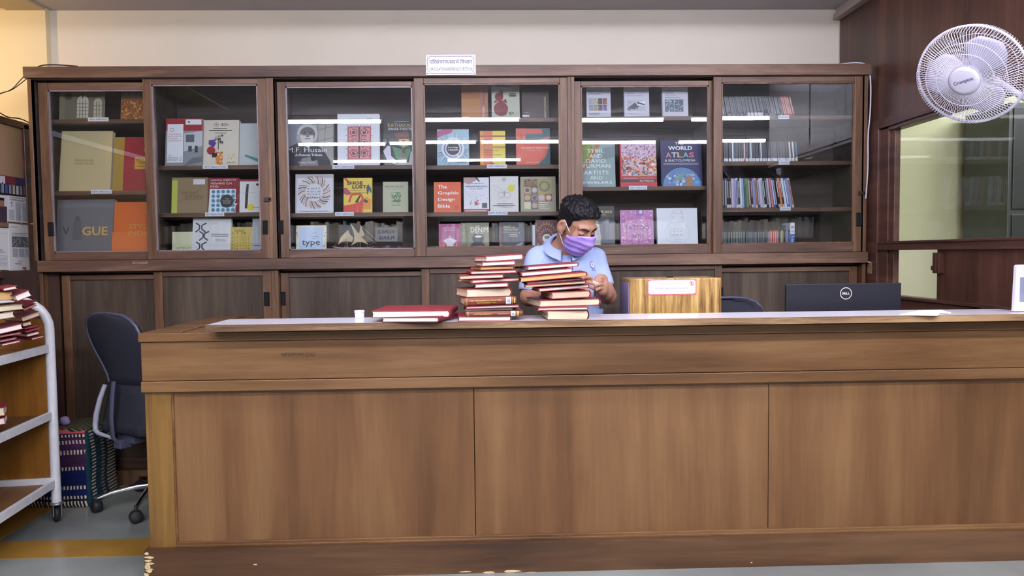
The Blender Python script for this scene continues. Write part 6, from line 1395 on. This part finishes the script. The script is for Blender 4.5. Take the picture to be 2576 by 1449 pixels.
# ------------------------------------------------------------------ office chairs
M_MESH = mat('navy_chair_mesh','#20222f',rough=.75,bump=.5,nscale=900); M_CHP = mat('grey_blue_chair_plastic','#4b4e63',rough=.35); M_CHD = mat('dark_chair_plastic','#1e1f28',rough=.4)
M_CHR = mat('chrome','#c9cad2',rough=.12,metal=1.0); M_LGT = mat('pale_chair_edge','#a9abba',rough=.45)
def office_chair(loc, yaw, label, zs=0.0):
    e = empty('office_chair', loc, label, 'chair', 'blue mesh office chairs behind the counter', rot=(0,0,yaw))
    prof = [(.46,.185,.035),(.50,.188,.03),(.58,.182,.015),(.66,.168,.003),(.715,.162,0),(.76,.170,.006),(.82,.190,.020),(.88,.212,.038),(.94,.228,.055),(1.0,.230,.072),(1.045,.216,.084),(1.08,.182,.093),(1.10,.130,.098),(1.107,.06,.100)]
    def sheetm(rows, th, nx=12, bow=.035):
        v = []; f = []
        for z, w_, yo in rows:
            for j in range(nx+1):
                s_ = -1+2*j/nx; v.append((w_*s_, yo-bow*s_*s_+.18, z+zs))
        for i in range(len(rows)-1):
            for j in range(nx): a = i*(nx+1)+j; f.append((a, a+nx+1, a+nx+2, a+1))
        b = MB(); b.add(v, f, 0, True); return b, v, nx
    up = [r for r in prof if r[0] >= .715]; low = [r for r in prof if r[0] <= .72]
    b, v, nx = sheetm(up, .02); o = b.build('backrest', M_MESH, e, local=True); m_ = o.modifiers.new('t','SOLIDIFY'); m_.thickness = .022
    edge = [v[i*(nx+1)+nx] for i in range(len(up))] + [v[i*(nx+1)] for i in range(len(up)-1,-1,-1)]
    MB().tube(edge, .009, 8).build('backrest_rim', M_CHP, e, local=True)
    b, v, nx = sheetm(low, .02); o = b.build('lumbar_cushion', M_MESH, e, local=True); m_ = o.modifiers.new('t','SOLIDIFY'); m_.thickness = .04
    b = MB(); b.tube([(0,.225,.74+zs),(0,.235,.66+zs),(0,.245,.55+zs),(0,.24,.44+zs),(0,.20,.385+zs)], .017, 8, flat=.5); b.build('back_strut', M_CHP, e, local=True)
    b = MB()
    pts = [(.158,.175,.70+zs),(.185,.19,.62+zs),(.205,.2,.54+zs),(.212,.205,.48+zs),(.203,.21,.45+zs),(.17,.215,.437+zs),(.10,.215,.43+zs),(.03,.215,.425+zs)]
    b.tube(pts, [.012,.014,.015,.015,.014,.012,.010,.010], 8); b.build('side_rail', M_LGT, e, local=True, label='pale curved rail with handwriting')
    b = MB()
    prf = [(-.23,.16),(-.235,0),(-.22,-.2),(-.17,-.27),(0,-.29),(.17,-.27),(.22,-.2),(.235,0),(.23,.16),(.15,.2),(-.15,.2)]
    b.prism(prf, 'z', .44+zs, .51+zs); b.build('seat', M_MESH, e, local=True, bevel=.025, seg=4)
    MB().box(-.07,.07,-.08,.17,.39+zs,.435+zs).box(-.03,.03,.15,.22,.37+zs,.42+zs).build('tilt_mechanism', M_CHP, e, local=True, bevel=.006)
    MB().lathe([(0,.09),(.026,.09),(.026,.25),(.014,.25),(.014,.40+zs),(0,.40+zs)], n=16).build('gas_column', M_CHD, e, local=True)
    for k in range(5):
        a = math.radians(72*k+54); c, s_ = math.cos(a), math.sin(a)
        l_ = MB().tube([(0,0,.115),(c*.10,s_*.10,.115),(c*.22,s_*.22,.098),(c*.29,s_*.29,.078)], [.022,.018,.014,.010], 8).build('leg', M_CHR, e, local=True)
        w_ = MB(); w_.T = Matrix.Translation((c*.295,s_*.295,.034)) @ Matrix.Rotation(a+.5,4,'Z')
        w_.lathe([(0,-.022),(.026,-.024),(.034,-.016),(.034,.016),(.026,.024),(0,.022)], (0,0,0), 18, axis='x'); w_.lathe([(.008,.0),(.008,.05)], (0,0,.01), 8)
        w_.build('caster', M_RUB, l_, local=True)
    return e
office_chair((-1.93, 4.06, 0), math.radians(150), 'navy mesh office chair seen from behind at the left end of the counter')
c_x = P(1862, 760, Y=4.02).x; zc2 = P(1860, 751, Y=4.0).z
office_chair((c_x, 3.98, 0), math.radians(4), 'navy mesh office chair whose curved top shows left of the monitor', zs=zc2-1.115)
# ------------------------------------------------------------------ the man behind the counter
M_SKIN = mat('brown_skin','#ae806a',rough=.5,sss=.12,noise=.10,nscale=25)
M_SHIRT = mat('light_blue_pique','#a6b8e4',rough=.85,noise=.06,nscale=60,bump=.25)
M_MASK = mat('purple_mask_fabric','#9c80d2',rough=.8,bump=.2); M_MASKW = mat('pale_mask_binding','#c9bce6',rough=.8); M_LOOP = mat('white_elastic','#e8e6ee',rough=.7)
M_HAIR = mat('black_hair','#0d0c11',rough=.6,spec=.3); M_STUB = mat('dark_stubble','#86604c',rough=.8)
M_TRS = mat('dark_trousers','#23242e',rough=.9); M_SHOE = mat('black_shoe','#15151a',rough=.4)
Yt = 3.68
pn = empty('person', (P(1432, 780, Y=Yt+.02).x, Yt+.02, 0), 'man in a light blue polo shirt and purple face mask, head bent over his hands', 'person')
J = lambda x, y, Y: np.array(P(x, y, Y=Y))
# head frame
ya, pi_, ro = math.radians(36), math.radians(31), math.radians(3)
fwd = Vector((math.sin(ya)*math.cos(pi_), -math.cos(ya)*math.cos(pi_), -math.sin(pi_)))
up_ = Vector((math.sin(ya)*math.sin(pi_), -math.cos(ya)*math.sin(pi_), math.cos(pi_)))
xr_ = fwd.cross(up_)
rr_ = Matrix.Rotation(ro, 3, fwd); up_ = rr_ @ up_; xr_ = rr_ @ xr_
HM = np.array([list(xr_), list(fwd), list(up_)])      # rows: head axes in the room
HC = J(1450, 567, 3.55); HS = 1.06
def toh(p): return ((p-HC) @ HM.T)/HS
def fromh(q): return HC + (np.array(q)*HS) @ HM
def hd(fn): return lambda p: fn(toh(p))*HS
def headf(q):
    q = q.copy(); s_ = np.abs(q[:,0]); qs = np.stack([s_, q[:,1], q[:,2]], 1)
    d = ell((0,-.012,.035),(.077,.097,.083))(q)
    d = smin(d, ell((0,.030,-.030),(.063,.066,.082))(q), .03)
    d = smin(d, ell((0,.038,-.082),(.046,.048,.034))(q), .03)
    d = smin(d, ell((.045,.048,-.028),(.024,.030,.030))(qs), .02)            # cheeks
    d = smin(d, caps((.012,.088,.030),(.046,.076,.030),.011,.010)(qs), .014)       # brow ridge
    e_ = ell((.032,.098,.006),(.021,.020,.013))(qs)
    d = -smin(-d, e_, .012)                                                     # sockets
    d = smin(d, ell((.032,.078,.004),(.018,.0155,.0125))(qs), .004)            # lowered lids
    d = smin(d, caps((0,.092,.012),(0,.112,-.030),.007,.012)(q), .010)          # nose
    d = smin(d, ell((.011,.104,-.034),(.009,.010,.008))(qs), .006)
    d = smin(d, ell((0,.094,-.062),(.026,.012,.007))(q), .008); d = smin(d, ell((0,.092,-.073),(.022,.012,.007))(q), .006)
    ear = ell((.084,-.008,-.006),(.008,.023,.034), np.array([[.88,-.47,0],[.47,.88,0],[0,0,1]]))(qs)
    ear = -smin(-ear, ell((.093,-.002,-.002),(.011,.012,.019))(qs), .005)
    ear = smin(ear, caps((.080,-.002,-.034),(.079,.004,-.040),.007,.006)(qs), .006)
    return smin(d, ear, .008)
neckT = fromh((0,-.035,-.055)); neckB = J(1424, 628, 3.69)
SL_, SR_ = J(1350,652,3.68), J(1500,652,3.72)
EL, ER = J(1330,748,3.62), J(1529,744,3.63)
WL, WR = J(1437,722,3.47), J(1512,728,3.45)
chest = J(1430,690,3.71); belly = J(1433,775,3.69); hip = J(1436,850,3.72)
torso_in = [(hd(headf),0),(caps(neckT,neckB,.056,.062),.03),(caps(neckB,(SL_*.8+neckB*.2),.05,.045),.04),(caps(neckB,(SR_*.8+neckB*.2),.05,.045),.04),
    (ell(chest,(.150,.095,.16)),.05),(ell(belly,(.145,.105,.15)),.05),(ell(hip,(.15,.10,.12)),.05),
    (caps(SL_,EL,.048,.041),.03),(caps(SR_,ER,.046,.040),.03),(caps(EL,EL*.5+WL*.5,.041,.038),.02),(caps(EL*.5+WL*.5,WL,.038,.027),.02),(caps(ER,ER*.5+WR*.5,.041,.037),.02),(caps(ER*.5+WR*.5,WR,.037,.027),.02)]
foot = []
for s_ in (-1, 1):
    h_ = hip + np.array([s_*.085, 0, -.06]); k_ = np.array([hip[0]+s_*.10, hip[1]-.02, .50]); a_ = np.array([hip[0]+s_*.10, hip[1]+.02, .09])
    torso_in += [(caps(h_,k_,.078,.055),.04),(caps(k_,a_,.055,.038),.02),(caps(a_,a_+np.array([s_*.01,-.13,-.055]),.035,.03),.02)]; foot.append((h_,k_,a_,s_))
# hands: palm, four fingers and a thumb each, built from joints
def hand(wr, palm, tips, thumb, across, pr=.0085):
    """palm centre, list of finger joint chains, thumb chain"""
    out = [(caps(wr, palm, .025, .023), .02)]
    w_ = np.array(across); a0 = palm + w_*.030; a1 = palm - w_*.030
    out += [(caps(a0, a1, .016, .016), .018), (caps(wr + w_*.012, palm + w_*.028, .017, .014), .012), (caps(wr - w_*.012, palm - w_*.028, .017, .014), .012)]
    for ch in tips:
        for i, (a, b_) in enumerate(zip(ch[:-1], ch[1:])):
            out.append((caps(a, b_, pr*(1.02-.08*i), pr*(.96-.10*i)), .0035))
    for i, (a, b_) in enumerate(zip(thumb[:-1], thumb[1:])): out.append((caps(a, b_, .0125-.0015*i, .011-.0015*i), .008))
    return out
# his right hand: comes from the left of the picture, fingers reach to the right
pA = J(1460,716,3.43)
def jx(*a): return J(*a)
RH = hand(WL, pA, [[jx(1464,705,3.425), jx(1479,702,3.41), jx(1489,704,3.405), jx(1496,708,3.40)], [jx(1466,711,3.42), jx(1481,710,3.40), jx(1491,713,3.395), jx(1498,717,3.395)],
                   [jx(1466,718,3.42), jx(1480,720,3.40), jx(1488,723,3.40), jx(1491,727,3.405)], [jx(1464,725,3.42), jx(1474,729,3.405), jx(1481,732,3.405), jx(1482,736,3.41)]],
          [jx(1452,708,3.42), jx(1464,699,3.40), jx(1477,696,3.395), jx(1487,698,3.395)], (.15,0,.98))
pB = J(1518,716,3.44)
LH = hand(WR, pB, [[jx(1520,703,3.43), jx(1511,699,3.41), jx(1502,702,3.40), jx(1498,706,3.40)], [jx(1520,709,3.43), jx(1509,706,3.405), jx(1499,709,3.395), jx(1495,713,3.40)],
                   [jx(1519,716,3.425), jx(1508,715,3.40), jx(1499,719,3.395), jx(1497,724,3.40)], [jx(1517,724,3.425), jx(1508,725,3.405), jx(1501,729,3.40), jx(1499,733,3.41)]],
          [jx(1522,706,3.44), jx(1517,697,3.43), jx(1508,695,3.415), jx(1500,699,3.405)], (.1,0,.99))
body_f = union(torso_in + RH + LH)
body_h = union(torso_in[:2] + RH + LH)
lo, hi = HC - .2, HC + .2
bx = lambda c: c
blo = np.array([SL_[0]-.13, 3.30, 0.0]); bhi = np.array([SR_[0]+.13, 3.90, HC[2]+.16])
body = sdf_mesh(body_f, blo, bhi, .0040, 'body', M_SKIN, pn)
# polo shirt: body of the shirt, sleeves, open hem
fold = lambda p: .0055*vnoise(p, 20, 4) + .0030*vnoise(p, 48, 5)
shirt_core = union([(ell(chest,(.178,.118,.165)),0),(caps(J(1398,632,3.70),J(1372,640,3.70),.045,.05),.03),(ell(belly,(.172,.135,.165)),.05),(ell(hip,(.168,.122,.12)),.04),
    (caps(neckB + np.array([0,.01,-.045]),SL_ + np.array([.012,0,.004]),.058,.052),.035),(caps(neckB + np.array([0,.01,-.045]),SR_ + np.array([-.012,0,.004]),.058,.050),.035),
    (caps(SL_,J(1335,727,3.64),.060,.060),.03),(caps(SR_,J(1519,712,3.67),.055,.050),.03)])
slL, slR = J(1333,735,3.64), J(1525,722,3.67)
dL = (slL-SL_)/np.linalg.norm(slL-SL_); dR = (slR-SR_)/np.linalg.norm(slR-SR_)
def shirt_f(p):
    d = shirt_core(p)
    # creases fanning from the armpits and across the belly
    d = d + fold(p) + .0016*np.sin((p[:,2]*1.2 + (p[:,0]-chest[0])*2.2*np.sign(p[:,0]-chest[0]))*95)*np.exp(-((np.abs(p[:,0]-chest[0])-.12)/.05)**2)
    d = np.maximum(d, -(caps(neckT*.6+neckB*.4 + np.array([.0,-.01,.03]), neckB + np.array([0,-.004,.01]), .060, .062)(p)))
    m = p[:,0] < chest[0]-.12
    d = np.where(m, np.maximum(d, (p-slL) @ dL), d)
    m = (p[:,0] > chest[0]+.12)
    d = np.where(m & (p[:,2] > slR[2]-.10) & (np.linalg.norm(p-slR, axis=1) < .11), np.maximum(d, (p-slR) @ dR), d)
    return np.maximum(d, .90-p[:,2])
shirt = sdf_mesh(shirt_f, (blo[0]-.03, 3.42, .85), (bhi[0]+.02, 3.93, HC[2]+.05), .0055, 'polo_shirt', M_SHIRT, pn)
sd = shirt.modifiers.new('smooth','SMOOTH'); sd.iterations = 2
# trousers and shoes
tro = [(ell(hip+np.array([0,0,-.02]),(.165,.12,.11)),0)]
for h_, k_, a_, s_ in foot: tro += [(caps(h_,k_,.092,.070),.04),(caps(k_,a_,.070,.058),.03)]
tf = union(tro)
sdf_mesh(lambda p: np.maximum(np.maximum(tf(p) + .003*vnoise(p, 25, 6), p[:,2]-.93), .06-p[:,2]), (hip[0]-.28, hip[1]-.22, 0), (hip[0]+.28, hip[1]+.22, 1.0), .012, 'trousers', M_TRS, pn)
for h_, k_, a_, s_ in foot:
    f1 = union([(caps(a_+np.array([0,.03,-.045]), a_+np.array([s_*.01,-.15,-.05]), .043, .042), 0), (caps(a_, a_+np.array([0,0,-.04]), .046, .045), .02)])
    sdf_mesh(lambda p: np.maximum(f1(p), .001-p[:,2]), a_-np.array([.09,.25,.09]), a_+np.array([.09,.12,.08]), .010, 'shoe', M_SHOE, pn)
# hair: short sides, long curls on top, cut at the forehead
skull = ell((0,-.012,.035),(.077,.097,.083))
def hairf(q):
    d = skull(q)
    top = np.clip((q[:,2]-.045)/.045, 0, 1); fr = np.clip((q[:,1]+.03)/.10, 0, 1)
    th = .004 + .016*top + .008*top*fr
    n1 = vnoise(q, 210, 11); n2 = vnoise(q, 400, 12)
    d = d - th + (.0012 + .0068*top)*n1 + (.0006+.0030*top)*n2
    # hairline
    face = .066 + .030*np.clip((np.abs(q[:,0])-.030)/.04, 0, 1)*0 
    line = face - q[:,2] - .75*np.clip(.062-q[:,1], -.03, .2) + .004*np.sin(q[:,0]*180)
    cut = np.where(q[:,1] > .020, line, -1)
    side = np.where((np.abs(q[:,0]) > .05) & (q[:,1] > .014) & (q[:,1] < .036), np.where(q[:,2] > -.03, -1, 1.), cut)
    d = np.maximum(d, np.minimum(side, 1)*.02)
    d = np.maximum(d, -ell((.086,-.006,-.006),(.030,.027,.037))(np.stack([np.abs(q[:,0]),q[:,1],q[:,2]],1)))
    d = np.maximum(d, np.where(q[:,1] < .016, -.045 - q[:,2] + .25*np.maximum(q[:,1]+.03, 0), -1)*.9)      # nape
    return d
hair = sdf_mesh(hd(hairf), HC-.19, HC+.19, .0030, 'hair', M_HAIR, pn)
hair.modifiers.new('smooth','SMOOTH').iterations = 1
# beard shadow on jaw and in front of the ears
def stubf(q):
    d = headf(q) - .0012 + .0008*vnoise(q, 500, 13)
    reg = np.maximum.reduce([.036-np.abs(q[:,0])-.35*np.maximum(-q[:,2]-.03, 0), q[:,1]-.060, -q[:,1]+.012+.35*np.minimum(q[:,2]+.03, 0)*0, q[:,2]-.030, -q[:,2]-.125])
    return np.maximum(d, reg)
st_ = sdf_mesh(hd(stubf), HC-.17, HC+.17, .0035, 'beard', M_STUB, pn, keep=None)
# eyebrows, lashes
def along(pts, r, name, m, n=6, parent=pn):
    return MB().tube([tuple(fromh(p)) for p in pts], r, n).build(name, m, parent)
for s_ in (-1, 1):
    along([(s_*.012,.1025,.024),(s_*.022,.1010,.029),(s_*.036,.0945,.031),(s_*.050,.083,.026)], [.0028,.0042,.0040,.0018], 'eyebrow', M_HAIR)
    along([(s_*.017,.0915,-.004),(s_*.026,.0945,-.0065),(s_*.036,.0935,-.0062),(s_*.047,.085,-.003)], [.0012,.0020,.0020,.0012], 'eyelash', M_HAIR)
# mask: pleated shell over nose and chin
def face_smooth(q):
    s_ = np.abs(q[:,0]); qs = np.stack([s_, q[:,1], q[:,2]], 1)
    d = ell((0,.030,-.030),(.066,.070,.084))(q); d = smin(d, ell((0,.038,-.085),(.048,.052,.036))(q), .03); d = smin(d, caps((0,.098,.004),(0,.112,-.034),.009,.015)(q), .045)
    return smin(d, ell((.045,.048,-.028),(.024,.030,.030))(qs), .02)
def maskf(q):
    f = face_smooth(q) + .0030*np.abs(np.sin(q[:,2]*115+.6)) - .0025*vnoise(q, 60, 14)
    d = np.abs(f - .0090) - .0027
    topl = q[:,2] - (.006 - 2.2*q[:,0]**2*2.2); bot = -.128 - q[:,2] + .0
    back = .046 + .26*(q[:,2]+.0) - q[:,1]
    return np.maximum.reduce([d, topl, bot, back, np.abs(q[:,0])-.084])
mask = sdf_mesh(hd(maskf), HC-.19, HC+.17, .0024, 'face_mask', M_MASK, pn); mask.modifiers.new('smooth','SMOOTH').iterations = 1
for s_ in (-1, 1):
    tp_ = (s_*.0690,.046,-.014); lo_ = (s_*.060,.026,-.095)
    MB().tube([tuple(fromh(p)) for p in (tp_, (s_*.076,.022,.008), (s_*.084,.006,.027), (s_*.084,-.012,.024))], .0016, 6).tube([tuple(fromh(p)) for p in (lo_, (s_*.072,.018,-.074), (s_*.080,.002,-.052), (s_*.083,-.016,-.034))], .0016, 6).build('ear_loop', M_LOOP, mask)
def on_face(x, z, off=.0105):
    # march along the face direction to the smooth face surface
    for y in np.linspace(.16, 0, 220):
        if face_smooth(np.array([[x, y, z]]))[0] < off: return (x, y, z)
    return (x, .03, z)
MB().tube([tuple(fromh(on_face(x, .003 - 4.84*x*x*.95))) for x in np.linspace(-.055, .055, 15)], .0024, 6).build('mask_binding', M_MASKW, mask)
# collar: two leaves folded over round the neck
nc = J(1419, 611, 3.675); tilt_ = np.array([0.0, .34])
v = []; f = []; na, nr = 40, 5
for i in range(na+1):
    t = i/na; a = math.radians(-90+14 + (360-28)*t)         # opening faces the front
    c, s_ = math.cos(a), math.sin(a); fr = abs(2*t-1)**3
    for j in range(nr+1):
        k = j/nr; r = .066 + .050*k**1.15 + .004*fr; zz = (.014 - (.034+.026*fr)*k**1.4) if j else .0
        if j == 0: r = .062
        zb_ = s_*.046
        v.append((nc[0]+r*c*1.02, nc[1]+r*s_*.95 - (0.012*fr*k), nc[2]+zz+zb_))
for i in range(na):
    for j in range(nr): a = i*(nr+1)+j; f.append((a, a+1, a+nr+2, a+nr+1))
b = MB(); b.add(v, f, 0, True); o = b.build('collar', M_SHIRT, shirt); m_ = o.modifiers.new('t','SOLIDIFY'); m_.thickness = .003
# placket, badge: laid on the shirt surface
bpy.context.view_layer.update()
from mathutils.bvhtree import BVHTree
off = Vector(pn['_o'])
bv = BVHTree.FromPolygons([v_.co + off for v_ in shirt.data.vertices], [tuple(p_.vertices) for p_ in shirt.data.polygons])
def hit(x, y, lift=.0015):
    o_ = Vector((0,0,CAMZ)); d_ = (P(x, y, Y=3.0)-o_).normalized(); l_, n_, i_, _ = bv.ray_cast(o_, d_)
    if l_ is None: return None, None
    if n_.dot(d_) > 0: n_ = -n_
    return l_ + n_*lift, n_
pts = [hit(x, y)[0] for x, y in ((1437,642),(1438,650),(1439,658),(1440,668),(1440,680))]; pts = [p_ for p_ in pts if p_]
if len(pts) > 1: MB().tube(pts, .0022, 6).build('placket', mat('navy_piping','#4a5170',rough=.8), shirt)
lp, ln_ = hit(1489.5, 667, .0025)
if lp:
    rx = Vector((0,0,1)).cross(ln_).normalized(); ux = ln_.cross(rx)
    T = Matrix(((rx.x,ux.x,ln_.x,lp.x),(rx.y,ux.y,ln_.y,lp.y),(rx.z,ux.z,ln_.z,lp.z),(0,0,0,1)))
    b = MB()
    n = 28
    b.add([T @ Vector((.0165*math.cos(2*math.pi*i/n), .0165*math.sin(2*math.pi*i/n), 0)) for i in range(n)], [tuple(range(n))], 0)
    b.add([T @ Vector((r_*math.cos(2*math.pi*i/n), r_*math.sin(2*math.pi*i/n), .0008)) for r_ in (.0180,.0150) for i in range(n)], [(i, (i+1) % n, n+(i+1) % n, n+i) for i in range(n)], 1)
    put_text(b, 'SUBODH', T @ Matrix.Translation((.001,-.027,.0008)), w=.038, h=.007, mi=1)
    b.add([T @ Vector(q_) for q_ in ((-.006,.002,.001),(0,.008,.001),(.006,.001,.001),(0,-.006,.001))], [(3,2,1,0)], 2)
    b.build('badge', [mat('badge_white','#cfd6ea',rough=.8), mat('badge_blue','#4c5a98',rough=.8), mat('badge_pink','#b08aa8',rough=.8)], shirt)
for c_, d_, r_ in ((slL, dL, .060), (slR, dR, .051)):
    dv = Vector(d_); a_ = dv.orthogonal().normalized(); b_ = dv.cross(a_)
    pass
# finger nails on the nearer hand
for t_, d_ in ((RH[-4-12+0], 0),):
    pass
MB().box(*[0]*0) if False else None
small = tag(MB().prism([(-.012,-.004),(.012,-.004),(.012,.004),(-.012,.004)], 'y', 0, .018).build('folded_slip', M_PAPER, loc=tuple(J(1499,711,3.388)), local=True, rot=(.3,.2,.3)), 'tiny folded white slip pinched between the fingers of the man', 'paper')
